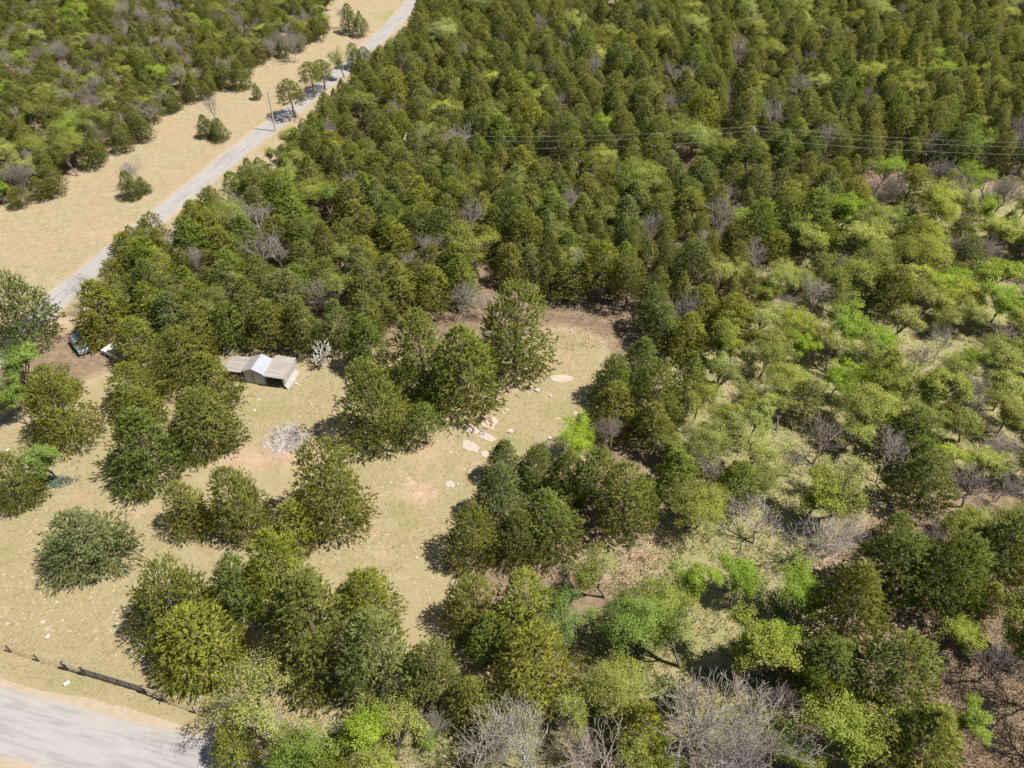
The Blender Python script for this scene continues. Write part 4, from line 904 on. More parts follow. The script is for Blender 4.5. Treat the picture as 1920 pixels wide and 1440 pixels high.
# ---- the remaining far trees: one wood of real trees
def forest_mass(name, items, protos, label, cat):
    n_ = len(items)
    me = bpy.data.meshes.new(name); me.vertices.add(n_)
    me.vertices.foreach_set("co", np.array([(c[1], c[2], -0.02) for c in items], np.float32).ravel())
    idx = np.array([rng.randrange(len(protos)) for _ in items], np.int32)
    scl = np.array([(c[3] / protos[i]['R'], c[3] / protos[i]['R'], c[4] / protos[i]['H']) for c, i in zip(items, idx)], np.float32)
    rot = np.array([(0, 0, rng.uniform(0, 6.28)) for _ in items], np.float32)
    a = me.attributes.new('pick', 'INT', 'POINT'); a.data.foreach_set('value', idx)
    a = me.attributes.new('size', 'FLOAT_VECTOR', 'POINT'); a.data.foreach_set('vector', scl.ravel())
    a = me.attributes.new('turn', 'FLOAT_VECTOR', 'POINT'); a.data.foreach_set('vector', rot.ravel())
    o = link(bpy.data.objects.new(name, me)); tag(o, label, cat, kind='stuff')
    ng = bpy.data.node_groups.new(name, 'GeometryNodeTree')
    ng.interface.new_socket("Geometry", in_out='INPUT', socket_type='NodeSocketGeometry'); ng.interface.new_socket("Geometry", in_out='OUTPUT', socket_type='NodeSocketGeometry')
    gi = ng.nodes.new('NodeGroupInput'); go = ng.nodes.new('NodeGroupOutput')
    jn = ng.nodes.new('GeometryNodeJoinGeometry'); L = ng.links.new
    for pr in reversed(protos):
        j2 = ng.nodes.new('GeometryNodeJoinGeometry')
        for ob in FIRST[id(pr)]:
            oi = ng.nodes.new('GeometryNodeObjectInfo'); oi.transform_space = 'ORIGINAL'; oi.inputs['Object'].default_value = ob
            L(oi.outputs['Geometry'], j2.inputs[0])
        gi2 = ng.nodes.new('GeometryNodeGeometryToInstance'); L(j2.outputs[0], gi2.inputs[0]); L(gi2.outputs[0], jn.inputs[0])
    ip = ng.nodes.new('GeometryNodeInstanceOnPoints'); ip.inputs['Pick Instance'].default_value = True
    def na(nm, ty, out):
        x = ng.nodes.new('GeometryNodeInputNamedAttribute'); x.data_type = ty; x.inputs['Name'].default_value = nm; return x.outputs['Attribute']
    L(gi.outputs[0], ip.inputs['Points']); L(jn.outputs[0], ip.inputs['Instance'])
    L(na('pick', 'INT', 0), ip.inputs['Instance Index']); L(na('turn', 'FLOAT_VECTOR', 0), ip.inputs['Rotation']); L(na('size', 'FLOAT_VECTOR', 0), ip.inputs['Scale'])
    L(ip.outputs[0], go.inputs[0])
    md = o.modifiers.new("trees", 'NODES'); md.node_group = ng
    return o
for pr in CED_FOR + LF_THIN + BR_PALE:
    if id(pr) not in FIRST: print("proto unused", pr['kind'])
cedf = [c for c in FOREST if c[0][0] == 'c']; oth = [c for c in FOREST if c[0][0] != 'c']
forest_mass("cedar_forest", cedf, [p for p in CED_FOR if id(p) in FIRST], "far-off mass of dark cedar forest filling the upper part", "forest")
if oth: forest_mass("mixed_woods", oth, [p for p in LF_THIN + LF_DENSE + BR_PALE[:1] if id(p) in FIRST], "far-off pale green trees sprinkled through the cedar forest", "woods")
print("trees hand", len(HAND), "cand", len(cand), "mass cedar", len(cedf), "other mass", len(oth))

# ================================================================= BUILDINGS
def frame(o, ex):
    ex = Vector((ex[0], ex[1], 0)).normalized(); return math.atan2(ex.y, ex.x)
def corrugated(P00, P10, P11, P01, n, amp, thick=0.02):
    """sheet whose ribs run along P00->P01; P00..P10 is split n times; real ridges"""
    P00, P10, P11, P01 = map(Vector, (P00, P10, P11, P01)); nrm = (P10 - P00).cross(P01 - P00).normalized()
    m = MB(); v = []
    for i in range(n + 1):
        t = i / n; off = nrm * (amp if i % 2 else 0)
        v.append((P00.lerp(P10, t) + off, P01.lerp(P11, t) + off))
    for a, b in v: m.v += [tuple(a), tuple(b), tuple(a - nrm * thick), tuple(b - nrm * thick)]
    for i in range(n):
        k = 4 * i
        m.f += [(k, k + 4, k + 5, k + 1), (k + 2, k + 3, k + 7, k + 6), (k, k + 2, k + 6, k + 4), (k + 1, k + 5, k + 7, k + 3)]
    m.f += [(0, 1, 3, 2), (4 * n, 4 * n + 2, 4 * n + 3, 4 * n + 1)]
    return m
shed = empty("metal_shed", (-36.45, 80.32, 0), math.atan2(-0.2, 0.98)); tag(shed, "patched tin-roofed shed with gabled middle and two open lean-tos", "shed")
GW, EV, RG, DP = 2.95, 2.05, 2.72, 3.05
# gabled middle
MB().poly([(0.05, 0, 0), (GW - .05, 0, 0), (GW - .05, 0, EV), (GW / 2, 0, RG - .06), (.05, 0, EV)]).poly([(.05, .06, EV), (GW / 2, .06, RG - .06), (GW - .05, .06, EV), (GW - .05, .06, 0), (.05, .06, 0)]).build("front_wall", M['grey_wall'], shed)
for i in range(8):
    x = .08 + i * (GW - .16) / 7; zt = EV + (RG - .12 - EV) * (1 - abs(x - GW / 2) / (GW / 2))
    MB().box(x - .018, x + .018, -.025, -.003, .05, zt).build("wall_seam", M['grey_wall'], shed)
MB().box(GW / 2 - .02, GW / 2 + .86, -.05, -.028, .05, 1.85).build("door", M['grey_wall'], shed)
MB().box(GW / 2 - .12, GW / 2 - .04, -.06, -.028, .1, 1.9).box(GW / 2 - .16, GW / 2 - .0, -.062, -.03, 1.25, 1.5).build("door_gap", M['dark_in'], shed)
MB().box(0, .06, .07, DP - .1, 0, EV).build("side_wall", M['white_sheet'], shed)
MB().box(GW - .06, GW, .07, DP - .1, 0, EV).build("side_wall", M['white_sheet'], shed)
MB().box(.0, GW, DP - .1, DP - .04, 0, EV).build("back_wall", M['white_sheet'], shed)
corrugated((-.12, -.15, EV - .03), (-.12, DP + .1, EV - .03), (GW / 2, DP + .1, RG), (GW / 2, -.15, RG), 22, .02).build("roof_slope", M['rust_roof'], shed)
corrugated((GW / 2 + .004, -.15, RG), (GW / 2 + .004, DP + .1, RG), (GW + .14, DP + .1, EV - .06), (GW + .14, -.15, EV - .06), 22, .02).build("roof_slope", M['new_roof'], shed)
MB().quadbox([(GW / 2 - .14, -.17, RG - .04), (GW / 2 + .14, -.17, RG - .04), (GW / 2 + .14, DP + .12, RG - .04), (GW / 2 - .14, DP + .12, RG - .04), (GW / 2 - .03, -.17, RG + .05), (GW / 2 + .03, -.17, RG + .05), (GW / 2 + .03, DP + .12, RG + .05), (GW / 2 - .03, DP + .12, RG + .05)]).build("ridge_cap", M['new_roof'], shed)
# right lean-to
XR = GW + 3.05
corrugated((GW + .06, -.32, EV - .12), (GW + .06, 4.0, EV + .02), (XR, 4.1, EV - .06), (XR, -.25, EV - .22), 30, .02).build("lean_to_roof", M['rust_roof'], shed)
MB().box(GW + .06, XR - .05, -.2, -.14, EV - .36, EV - .24).build("roof_beam", M['wood'], shed)
MB().box(XR - .14, XR - .06, .0, 3.8, .05, EV - .3).build("end_wall", M['white_sheet'], shed)
for y in np.linspace(.2, 3.6, 7): MB().box(XR - .058, XR - .035, y - .02, y + .02, .08, EV - .34).build("wall_seam", M['white_sheet'], shed)
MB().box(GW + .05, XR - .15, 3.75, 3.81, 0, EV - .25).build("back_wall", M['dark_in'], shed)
for x in (GW + .16, XR - .2): MB().box(x - .06, x + .06, -.16, -.04, 0, EV - .36).build("post", M['white_sheet'], shed)
corrugated((XR + .34, -.3, .02), (XR + .42, 3.3, .02), (XR + .0, 3.3, .75), (XR - .03, -.25, .75), 20, .02).build("leaning_sheet", M['white_sheet'], shed)
MB().bar((XR + .62, -.3, .06), (XR + .8, 3.4, .06), .14, .06).build("fallen_board", M['wood'], shed)
# left lean-to
XL = -3.0
corrugated((XL, -.2, EV - .30), (XL, 2.85, EV - .18), (-.1, 2.95, EV - .02), (-.1, -.28, EV - .08), 24, .02).build("lean_to_roof", M['rust_roof'], shed)
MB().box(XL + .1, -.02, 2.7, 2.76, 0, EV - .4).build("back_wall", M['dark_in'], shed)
for i in range(9):
    x = -1.9 + i * .17
    if i in (7,): continue
    MB().box(x, x + .13, -.03 - .01 * (i % 2), .0, 0, 1.35 + .08 * math.sin(i * 2.1)).build("fence_board", M['white_sheet'], shed)
for x in (XL + .12, -.2): MB().box(x - .06, x + .06, -.12, -.02, 0, EV - .32).build("post", M['wood'], shed)
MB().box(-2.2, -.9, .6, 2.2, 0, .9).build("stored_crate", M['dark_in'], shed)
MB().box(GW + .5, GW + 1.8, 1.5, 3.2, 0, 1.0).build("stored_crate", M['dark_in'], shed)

# pale house mostly off the left edge
hx, hy = G(-40, 742)
house = empty("pale_house", (hx, hy, 0), -.15); tag(house, "pale house corner glimpsed behind leafy trees at the left edge", "house")
MB().box(-7, 2.4, -2.2, 2.2, 0, 2.6).build("wall", M['white_sheet'], house)
corrugated((-7.3, -2.5, 2.55), (2.7, -2.5, 2.55), (2.7, 0, 3.4), (-7.3, 0, 3.4), 40, .02).build("roof_slope", M['new_roof'], house)
corrugated((2.7, 2.5, 2.55), (-7.3, 2.5, 2.55), (-7.3, .004, 3.4), (2.7, .004, 3.4), 40, .02).build("roof_slope", M['new_roof'], house)
MB().poly([(2.398, -2.2, 2.6), (2.398, 2.2, 2.6), (2.398, 0, 3.35)]).build("gable", M['white_sheet'], house)
w_ = MB().box(-1.2, -.1, -2.24, -2.203, 1.0, 2.1).build("window", M['white'], house)
MB().box(-1.12, -.18, -2.26, -2.243, 1.08, 2.02).build("pane", M['glass'], w_)

# raised shelter on posts at the top edge
tx, ty = G(1163, 14)
sh = empty("raised_shelter", (tx, ty, 0)); tag(sh, "raised wooden shelter on thin posts at the top edge with dark shadow", "shelter")
for x in (-1.4, 1.4):
    for y in (0, 2.6): MB().box(x - .12, x + .12, y - .12, y + .12, 0, 4.2).build("post", M['post'], sh)
MB().box(-1.7, 1.7, -.3, 2.9, 4.2, 4.35).build("floor_deck", M['wood'], sh)
MB().box(-1.6, 1.6, -.2, 2.8, 4.35, 6.2).build("wall", M['post'], sh)
MB().box(-1.8, 1.8, -.4, 3.0, 6.2, 6.32).build("roof", M['rust_roof'], sh)

# ================================================================= CARS
def car(loc, rz, paint, label):
    root = empty("parked_car", loc, rz); tag(root, label, "car", "cars parked under the roadside cedars")
    L_, Wd = 4.2, 1.74
    prof = [(-2.1, .42), (-2.08, .82), (-1.95, 1.0), (-1.25, 1.06), (1.05, 1.02), (1.85, .90), (2.08, .74), (2.1, .42)]
    def loft(pr, w0, w1):
        m = MB(); n_ = len(pr); zs = [p[1] for p in pr]; zm = min(zs); zM = max(zs)
        for sgn in (-1, 1):
            for x, z in pr:
                t = (z - zm) / max(zM - zm, .01); w = (w0 + (w1 - w0) * t) * (1 - .05 * abs(x / 2.1) ** 3) / 2
                m.v.append((x, sgn * w, z))
        for i in range(n_ - 1): m.f.append((i, i + 1, n_ + i + 1, n_ + i))
        m.f.append((n_ - 1, 0, n_, 2 * n_ - 1)); m.f.append(tuple(reversed(range(n_)))); m.f.append(tuple(range(n_, 2 * n_)))
        return m
    body = loft(prof, Wd, Wd * .94).build("body", paint, root)
    md = body.modifiers.new("soft", 'BEVEL'); md.width = .06; md.segments = 2
    cab = loft([(-1.95, 1.0), (-1.6, 1.52), (-1.2, 1.58), (.1, 1.56), (.95, 1.03)], Wd * .92, Wd * .74).build("cabin", paint, root)
    md = cab.modifiers.new("soft", 'BEVEL'); md.width = .04; md.segments = 2
    def side(x, z): return (Wd * .92 + (Wd * .74 - Wd * .92) * (z - 1.0) / .58) / 2 * (1 - .05 * abs(x / 2.1) ** 3) + .012
    for sgn in (-1, 1):
        for q in ([(-1.72, 1.1), (-1.5, 1.46), (-.85, 1.49), (-.85, 1.1)], [(-.77, 1.1), (-.77, 1.49), (-.02, 1.48), (-.02, 1.1)], [(.06, 1.1), (.06, 1.47), (.2, 1.44), (.72, 1.1)]):
            MB().poly([(x, sgn * side(x, z), z) for x, z in (q if sgn < 0 else q[::-1])]).build("side_window", M['glass'], root)
    MB().poly([(.30, -.62, 1.475), (.30, .62, 1.475), (.86, .70, 1.12), (.86, -.70, 1.12)][::-1]).build("windscreen", M['glass'], root).location = (.035, 0, .015)
    MB().poly([(-1.88, -.70, 1.12), (-1.88, .70, 1.12), (-1.66, .62, 1.46), (-1.66, -.62, 1.46)]).build("rear_window", M['glass'], root).location = (-.03, 0, .01)
    for x in (-1.3, 1.32):
        for sgn in (-1, 1):
            t = MB().bar((x, sgn * (Wd / 2 - .2), .33), (x, sgn * (Wd / 2 + .01), .33), .47, .47, 14).build("wheel", M['rubber'], root)
            MB().bar((x, sgn * (Wd / 2), .33), (x, sgn * (Wd / 2 + .022), .33), .28, .28, 10).build("rim", M['chrome'], t)
    for sgn in (-1, 1):
        MB().box(2.03, 2.10, sgn * .62 - .16, sgn * .62 + .16, .66, .80).build("headlight", M['chrome'], root)
        MB().box(-2.115, -2.05, sgn * .68 - .1, sgn * .68 + .1, .70, .98).build("tail_light", M['lamp_red'], root)
        MB().box(.72, .86, sgn * .90 - .06, sgn * .90 + .06, 1.05, 1.18).build("wing_mirror", paint, root)
    MB().box(2.05, 2.14, -.8, .8, .36, .56).build("front_bumper", M['chrome'], root)
    MB().box(-2.14, -2.05, -.8, .8, .36, .56).build("rear_bumper", M['chrome'], root)
    return root
x, y = G(152, 652); car((x, y, 0), -.86, M['paint_silver'], "silver-blue car parked in shade under the roadside cedar")
x, y = G(219, 667); car((x, y, 0), math.pi - .5, M['paint_white'], "white car almost hidden by cedars, only one end showing")

# ================================================================= FENCE, GATE, SIGN
def at(px, py): x, y = G(px, py); return Vector((x, y, 0))
fence = empty("wire_fence", at(160, 1266)); tag(fence, "sagging wire fence with short dark posts along the road verge", "fence")
fo = fence.location.copy()
line_px = [(-120, 1187), (-50, 1204), (20.8, 1222.7), (73, 1240), (125, 1255.5)]
line_px2 = [(310, 1315), (366, 1337), (420, 1358)]
def post(px, py, h=1.35, w=.13, lean=(0, 0)):
    p = at(px, py) - fo; MB().bar(p + Vector((0, 0, -.1)), p + Vector((lean[0], lean[1], h)), w, w, 6).build("post", M['post'], fence)
for p in line_px[:-1] + line_px2[1:]: post(*p, 1.15 + rng.uniform(-.1, .1), .11, (rng.uniform(-.06, .06), rng.uniform(-.04, .04)))
for p in ((125, 1255.5), (160, 1266), (273, 1300), (310, 1315)): post(*p, 1.5, .2)
for a, b in (((125, 1255.5), (160, 1266)), ((273, 1300), (310, 1315))):
    A = at(*a) - fo; B = at(*b) - fo
    MB().bar(A + Vector((0, 0, 1.32)), B + Vector((0, 0, 1.26)), .13, .13, 6).build("brace_rail", M['wood'], fence)
    MB().bar(A + Vector((0, 0, .5)), B + Vector((0, 0, .45)), .06, .06, 6).build("brace_wire", M['wire'], fence)
for Lp in (line_px, line_px2):
    for z in (.25, .5, .75, 1.0):
        for a, b in zip(Lp[:-1], Lp[1:]):
            MB().bar(at(*a) - fo + Vector((0, 0, z)), at(*b) - fo + Vector((0, 0, z)), .014, .014, 3).build("wire", M['wire'], fence)
ga, gb = at(162.5, 1266.8), at(270.5, 1299.2); gl = (gb - ga).length
gate = empty("metal_gate", ga, math.atan2((gb - ga).y, (gb - ga).x)); tag(gate, "long dark pipe gate closed between heavy posts by the road", "gate")
for i in range(7): MB().bar((.05, 0, .18 + i * .19), (gl - .05, 0, .18 + i * .19), .05 if i in (0, 6) else .034, None, 6).build("rail", M['steel'], gate)
for i in range(6): MB().bar((.08 + i * (gl - .16) / 5, -.02, .12), (.08 + i * (gl - .16) / 5, -.02, 1.36), .07, .05, 6).build("upright", M['post'], gate)
wv = MB()
for i in range(60):
    x_ = .1 + i * (gl - .2) / 59; wv.bar((x_, .012, .2), (x_, .012, 1.3), .008, None, 3)
wv.build("wire_mesh", M['steel'], gate)['kind'] = 'stuff'
sp_ = at(126, 1281); sign = empty("yard_sign", sp_, 0.72, (.62, .62, .62)); tag(sign, "small white folded yard sign with dark red ends on the verge", "sign")
for s_ in (-1, 1):
    MB().quadbox([(-.46, s_ * .24 - .01, .03), (.46, s_ * .24 - .01, .03), (.46, s_ * .24 + .01, .03), (-.46, s_ * .24 + .01, .03), (-.46, s_ * .05 - .01, .5), (.46, s_ * .05 - .01, .5), (.46, s_ * .05 + .01, .5), (-.46, s_ * .05 + .01, .5)]).build("panel", M['white'], sign)
    MB().quadbox([(s_ * .48 - .015, -.26, 0), (s_ * .48 + .015, -.26, 0), (s_ * .48 + .015, .26, 0), (s_ * .48 - .015, .26, 0), (s_ * .48 - .015, -.06, .5), (s_ * .48 + .015, -.06, .5), (s_ * .48 + .015, .06, .5), (s_ * .48 - .015, .06, .5)]).build("end_board", M['red'], sign)
MB().box(-.44, .44, -.036, .036, .47, .5).build("hinge_strip", M['red'], sign)

# ================================================================= UTILITY POLES AND WIRES
def upole(x, y, h, ang, label, arm=True):
    r_ = empty("utility_pole", (x, y, 0), ang); tag(r_, label, "utility pole", "utility poles")
    MB().bar((0, 0, -.2), (0, 0, h), .22, .22, 8).build("pole", M['pole'], r_)
    if arm:
        a = MB().bar((-.0, -1.1, h - .35), (0, 1.1, h - .35), .11, .11, 4).build("crossarm", M['pole'], r_)
        for yy in (-1.0, 0, 1.0): MB().bar((0, yy, h - .27), (0, yy, h - .02), .14, .14, 6).build("insulator", M['white'], a)
        MB().bar((.2, 0, h - 1.7), (.2, 0, h - .9), .3, .3, 8).build("transformer", M['steel'], r_)
    return r_
PH = 9.6
pa = PLA; pang = math.atan2(PLD[1], PLD[0])
pls = [PLA - PLD * 66, PLA, PLA + PLD * 74]
for p, lb in zip(pls, ("pale utility pole lost in the forest left of the wires", "pale utility pole carrying wires over the dark forest", "pale utility pole beyond the photo's right edge")):
    upole(p[0], p[1], PH - (4.2 if 'left' in lb else 0), pang, lb)
cab_ = empty("power_line", (PLA[0], PLA[1], PH)); tag(cab_, "three thin pale wires strung across the forest", "power line")
for off, zz in ((-1.0, PH), (1.0, PH), (0, PH - 1.9)):
    nrm_ = np.array((-PLD[1], PLD[0])); m_ = MB()
    for sg, (a, b) in enumerate(zip(pls[:-1], pls[1:])):
        pts = []
        for i in range(15):
            t = i / 14; q = a + (b - a) * t + nrm_ * off; pts.append(Vector((q[0] - PLA[0], q[1] - PLA[1], zz - PH - 1.3 * 4 * t * (1 - t) - (4.2 * (1 - t) if sg == 0 else 0))))
        for p, q in zip(pts[:-1], pts[1:]): m_.bar(p, q, .026, None, 4)
    m_.build("wire", M['cable'], cab_)
x, y = G(517, 246); upole(x, y, 8.6, 0, "bare grey utility pole at the road edge beside the round-topped cedar", False)
x, y = G(651, 143); 

# ================================================================= ROCKS, RUBBLE, LOG, PLANTS
def slab(pts, label, m, hgt=.08):
    W_ = [Vector((*G(820 + a / 12, 760 + b / 12), 0)) for a, b in pts]
    c = sum(W_, Vector()) / len(W_); ring = []
    n_ = len(W_)
    for i in range(n_):
        for k in range(4):
            p = W_[i].lerp(W_[(i + 1) % n_], k / 4) - c; ring.append(p * (1 + rng.uniform(-.035, .035)))
    mb = MB(); nrg = len(ring); levels = [(1.04, -.1), (1.0, hgt * .45), (.95, hgt * .85), (.72, hgt), (.4, hgt * 1.08)]
    for s_, z in levels:
        for p in ring: mb.v.append((p.x * s_ + rng.uniform(-.02, .02), p.y * s_ + rng.uniform(-.02, .02), z + (rng.uniform(-.025, .025) if z > 0 else 0)))
    for l in range(len(levels) - 1):
        for i in range(nrg):
            i2 = (i + 1) % nrg; mb.f.append((l * nrg + i, l * nrg + i2, (l + 1) * nrg + i2, (l + 1) * nrg + i))
    mb.v.append((0, 0, hgt * 1.1)); ci = len(mb.v) - 1; b0 = (len(levels) - 1) * nrg
    for i in range(nrg): mb.f.append((b0 + i, b0 + (i + 1) % nrg, ci))
    # ring winds clockwise seen from above when py grows downward: flip
    o = mb.build("rock_slab", m); o.location = c; tag(o, label, "rock", "flat rocks in the grassy lane")
    bm_ = o.data; bm_.flip_normals() if bm_.polygons[0].normal.length and sum(p.normal.z for p in bm_.polygons) < 0 else None
    return o
slab([(940, 380), (1060, 275), (1290, 258), (1370, 360), (1290, 480), (1220, 548), (1000, 450)], "broad pinkish rock slab, the uppermost of the lane's flat rocks", M['rock'])
slab([(640, 500), (740, 455), (850, 480), (960, 580), (860, 645), (640, 600)], "grey-topped rock slab with pink lower edge, left of the long grey slab", M['rock_grey'])
slab([(955, 610), (1040, 590), (1180, 650), (1320, 760), (1190, 832), (960, 730)], "long grey rock slab between two pinkish ones", M['rock_grey'])
slab([(575, 770), (680, 778), (850, 860), (960, 960), (880, 1062), (700, 1030), (552, 950)], "grey and pink oblong slab, lowest whole one of the group", M['rock_grey'])
slab([(960, 1050), (1090, 1010), (1190, 1110), (1210, 1240), (1000, 1160)], "pinkish low slab half covered by the dark pointed cedar", M['rock'], .09)
slab([(-5 + 180, 1715), (330, 1700), (410, 1790), (350, 1860), (180, 1830)], "small grey flat rock in bare dirt left of the bluish cedar", M['rock_grey'], .1)
slab([(2530, -660), (2800, -690), (3060, -640), (3040, -560), (2780, -500), (2560, -560)], "pale bare rock sheet at the lane's upper end", M['rock'], .07)
def boulder(px, py, r, label, m=None, grp="loose white stones in the clearing"):
    x, y = G(px, py); mb = MB(); nu, nv = 8, 5
    for j in range(1, nv):
        for i in range(nu):
            t = math.pi * j / nv; a = 2 * math.pi * i / nu; k = r * rng.uniform(.75, 1.15)
            mb.v.append((k * math.sin(t) * math.cos(a), k * .8 * math.sin(t) * math.sin(a), k * .6 * math.cos(t)))
    for j in range(nv - 2):
        for i in range(nu):
            mb.f.append((j * nu + i, (j + 1) * nu + i, (j + 1) * nu + (i + 1) % nu, j * nu + (i + 1) % nu))
    mb.f.append(tuple(range(nu))); mb.f.append(tuple(reversed(range((nv - 2) * nu, (nv - 1) * nu))))
    o = mb.build("stone", m or M['rock_white']); o.location = (x, y, r * .3); o.rotation_euler = (0, 0, rng.uniform(0, 6)); tag(o, label, "stone", grp); return o
for px, py, r, lb in ((1007, 733, .42, "largest white stone in the upper lane"), (997, 726, .26, "white stone just left of the largest one in the upper lane"), (1032, 743, .26, "pinkish stone right of the largest white stone"),
                      (950, 769, .24, "white stone above the broad pinkish slab"), (943, 773, .2, "smaller of the two white stones above the broad slab"), (957, 810, .4, "white stone right of the long grey slab"),
                      (1030, 822, .3, "white stone under the vivid green tree"), (820, 828, .2, "lone white stone left of the oblong slab"), (858, 1408 - 500, .2, "white stone on bare dirt by the bluish cedar's shadow"),
                      (556, 720, .25, "white stone beside the shed's leaning sheet"), (561, 722, .18, "smaller stone beside the shed's leaning sheet"), (15, 845, .35, "white stone at the left edge of the meadow"), (152, 843, .28, "white stone under the olive cedar"), (90, 1194, .3, "pale stone in the meadow above the fence")):
    boulder(px, py, r, lb)
# rubble heap
cx_, cy_ = G(540, 822)
heap = empty("rubble_heap", (cx_, cy_, 0)); tag(heap, "low heap of pale rubble with charred patch in the shed yard", "rubble heap")
mb = MB(); nR, nA = 7, 26
for j in range(nR):
    for i in range(nA):
        a = 2 * math.pi * i / nA; q = j / (nR - 1); rr_ = q * (1 + .15 * math.sin(3 * a + 1) + .1 * math.sin(5 * a))
        mb.v.append((2.5 * rr_ * math.cos(a), 2.3 * rr_ * math.sin(a), .34 * (1 - q ** 1.6) * rng.uniform(.6, 1.2) - (.03 if j == nR - 1 else 0)))
for j in range(nR - 1):
    for i in range(nA): mb.f.append((j * nA + i, (j + 1) * nA + i, (j + 1) * nA + (i + 1) % nA, j * nA + (i + 1) % nA))
mb.build("ash_mound", M['ash'], heap)
mb = MB(); mb2 = MB()
for k in range(460):
    a = rng.uniform(0, 6.28); q = rng.random() ** .6 * 1.25; x, y = 2.5 * q * math.cos(a), 2.3 * q * math.sin(a)
    z = max(.02, .32 * (1 - q ** 1.6)); l = rng.uniform(.06, .22); d_ = Vector((rng.uniform(-1, 1), rng.uniform(-1, 1), rng.uniform(-.25, .25))).normalized() * l
    if x > .2 and y > -.4 and rng.random() < .75: mb2.bar(Vector((x, y, z)) - d_, Vector((x, y, z)) + d_, rng.uniform(.06, .14), .05)
    else: mb.bar(Vector((x, y, z)) - d_, Vector((x, y, z)) + d_, rng.uniform(.08, .26), rng.uniform(.03, .12))
o = mb.build("debris", M['debris'], heap); o['kind'] = 'stuff'
o = mb2.build("charred_debris", M['dark_in'], heap); o['kind'] = 'stuff'
# log, stump, drum
A = at(622, 687); B = at(650, 691)
o = MB().bar(A - A + Vector((0, 0, .2)), B - A + Vector((0, 0, .17)), .36, .36, 8).bar((B - A) * .6 + Vector((0, 0, .2)), (B - A) * .6 + Vector((.2, .5, .55)), .12, .12, 5).build("fallen_log", M['wood']); o.location = A; tag(o, "weathered log lying by the yard's upper edge", "log")
A = at(606, 681); o = MB().bar((0, 0, -.1), (.05, 0, 1.3), .26, .26, 7).bar((0, 0, -.02), (.0, 0, .1), .4, .4, 7).build("old_post", M['bark_pale']); o.location = A; tag(o, "short grey post right behind the white dead tree", "post")
A = at(286, 119); dr = empty("steel_drum", A, .5); tag(dr, "small dark brown drum lying on bare soil in the left thicket", "drum")
MB().bar((-.5, 0, .33), (.5, 0, .33), .46, .46, 14).build("drum_shell", M['drum'], dr)
for xx in (-.5, -.17, .17, .5): MB().bar((xx - .02, 0, .33), (xx + .02, 0, .33), .49, .49, 14).build("drum_rib", M['drum'], dr)
# blue-green garden plants
x0_, y0_ = G(107, 904); mb = MB()
for k in range(620):
    a = rng.uniform(0, 6.28); q = rng.random() ** .6 * (1 + .25 * math.sin(3 * a)); x, y = 1.9 * q * math.cos(a) + rng.choice((-.5, .5)), .85 * q * math.sin(a) + rng.uniform(-.25, .25)
    d_ = Vector((rng.uniform(-.5, .5), rng.uniform(-.5, .5), 1)).normalized() * rng.uniform(.3, .65); w_ = Vector((rng.uniform(-1, 1), rng.uniform(-1, 1), 0)).normalized() * .045
    p = Vector((x, y, -.02)); mb.poly([p - w_, p + w_, p + d_ * .7 + w_ * .8, p + d_, p + d_ * .7 - w_ * .8])
o = mb.build("garden_plants", M['iris']); o.location = (x0_, y0_, 0); tag(o, "low patch of blue-green leafy plants below the small bright green tree", "plants", kind='stuff')

# small stones, grass tufts and undergrowth
def scatter_in(polys, n_, acc=None):
    out = []; bbs = [(min(p[0] for p in q), max(p[0] for p in q), min(p[1] for p in q), max(p[1] for p in q), q) for q in polys]
    wts = [(b_[1] - b_[0]) * (b_[3] - b_[2]) for b_ in bbs]
    while len(out) < n_:
        a, b_, c, d_, q = rng.choices(bbs, wts)[0]
        px, py = rng.uniform(a, b_), rng.uniform(c, d_)
        if inside(q, px, py): out.append(G(px, py))
    return out
pts = scatter_in([YARD, [(0, 960), (240, 1000), (230, 1200), (0, 1200)], LANE], 900); V = []; F = []
for x, y in pts:
    s_ = rng.uniform(.05, .16) * (2 if rng.random() < .06 else 1); b0 = len(V); a = rng.uniform(0, 6.28)
    for i in range(5): V.append((x + s_ * rng.uniform(.7, 1.2) * math.cos(a + i * 1.257), y + s_ * rng.uniform(.5, 1) * math.sin(a + i * 1.257), -.01))
    V.append((x, y, s_ * .5))
    for i in range(5): F.append((b0 + i, b0 + (i + 1) % 5, b0 + 5))
me = mesh_np("gravel", V, np.array(F)); me.materials.append(M['rock']); o = link(bpy.data.objects.new("gravel", me)); tag(o, "small pale stones scattered over the clearing", "gravel", kind='stuff')
def on_road(x, y):
    p = np.array((x, y)); return np.min(np.linalg.norm(near_line - p, axis=1)) < 4.1 or np.min(np.linalg.norm(far_line - p, axis=1)) < 3.4
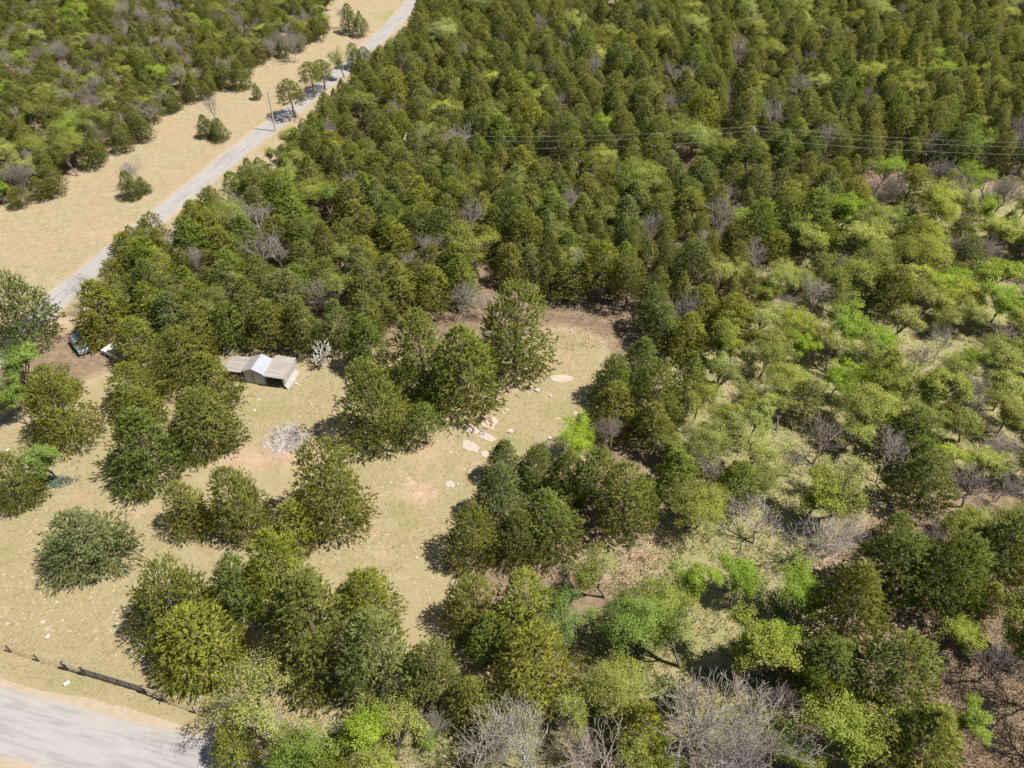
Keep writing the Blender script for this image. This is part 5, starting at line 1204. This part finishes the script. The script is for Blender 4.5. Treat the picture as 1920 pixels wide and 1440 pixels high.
def tufts(name, pts, h, n_bl, mat, label, cat, spread=.12, wd=.05, tmean=.55):
    pts = np.array([p for p in pts if not on_road(*p)]); k = len(pts)
    P = np.repeat(np.column_stack([pts, np.full(k, -.01)]), n_bl, 0); P[:, :2] += nr.normal(0, spread, (len(P), 2))
    D = rnd_unit(len(P)) * .55 + np.array((0, 0, .8)); D /= np.linalg.norm(D, axis=1)[:, None]
    tn = np.clip(np.repeat(nr.normal(tmean, .25, k), n_bl) + nr.normal(0, .1, len(P)), 0, 1)
    me = blades_mesh(name, P, D, nr.uniform(.5, 1.2, len(P)) * h, np.full(len(P), wd), tn, mat)
    return tag(link(bpy.data.objects.new(name, me)), label, cat, kind='stuff')
tufts("dry_grass", scatter_in([[(0, 960), (400, 960), (400, 1400), (0, 1400)], [(560, 640), (1130, 640), (1100, 860), (700, 1100), (560, 1060)], YARD, [(0, 800), (200, 800), (200, 960), (0, 960)]], 16000), .16, 5, M['tuft'], "short dry grass of the clearing", "grass")
M['litterleaf'] = leaf_mat("dead_leaves", [(0.0, (0.10, 0.07, 0.045)), (0.5, (0.22, 0.155, 0.105)), (1.0, (0.36, 0.28, 0.20))], [(0, (1, 1, 1)), (1, (1, 1, 1))], 0.15)
tufts("fallen_leaves", scatter_in([[(1700, 1100), (1960, 1060), (1960, 1460), (1700, 1460)], [(1000, 430), (1440, 420), (1440, 640), (1030, 660)], [(1080, 960), (1280, 960), (1260, 1110), (1080, 1110)]], 14000), .16, 4, M['litterleaf'], "brown fallen leaves under the bare trees", "fallen leaves", .25, .12, .5)
tufts("dry_field_grass", scatter_in([FIELD], 9000), .13, 6, M['tuft'], "tawny grass of the long roadside field strip", "grass", .3, .07, .85)
tufts("green_weeds", scatter_in([[(1250, 650), (1400, 540), (1560, 420), (1720, 340), (1920, 360), (1920, 900), (1700, 930), (1500, 1300), (1080, 1300), (1230, 800)], [(1080, 1170), (1280, 1170), (1300, 1320), (1080, 1360)], [(430, 1260), (1000, 1300), (1500, 1230), (1560, 1450), (500, 1450)]], 14000), .32, 6, M['weed'], "green undergrowth between the woodland trees", "undergrowth", .22, .09, .5)
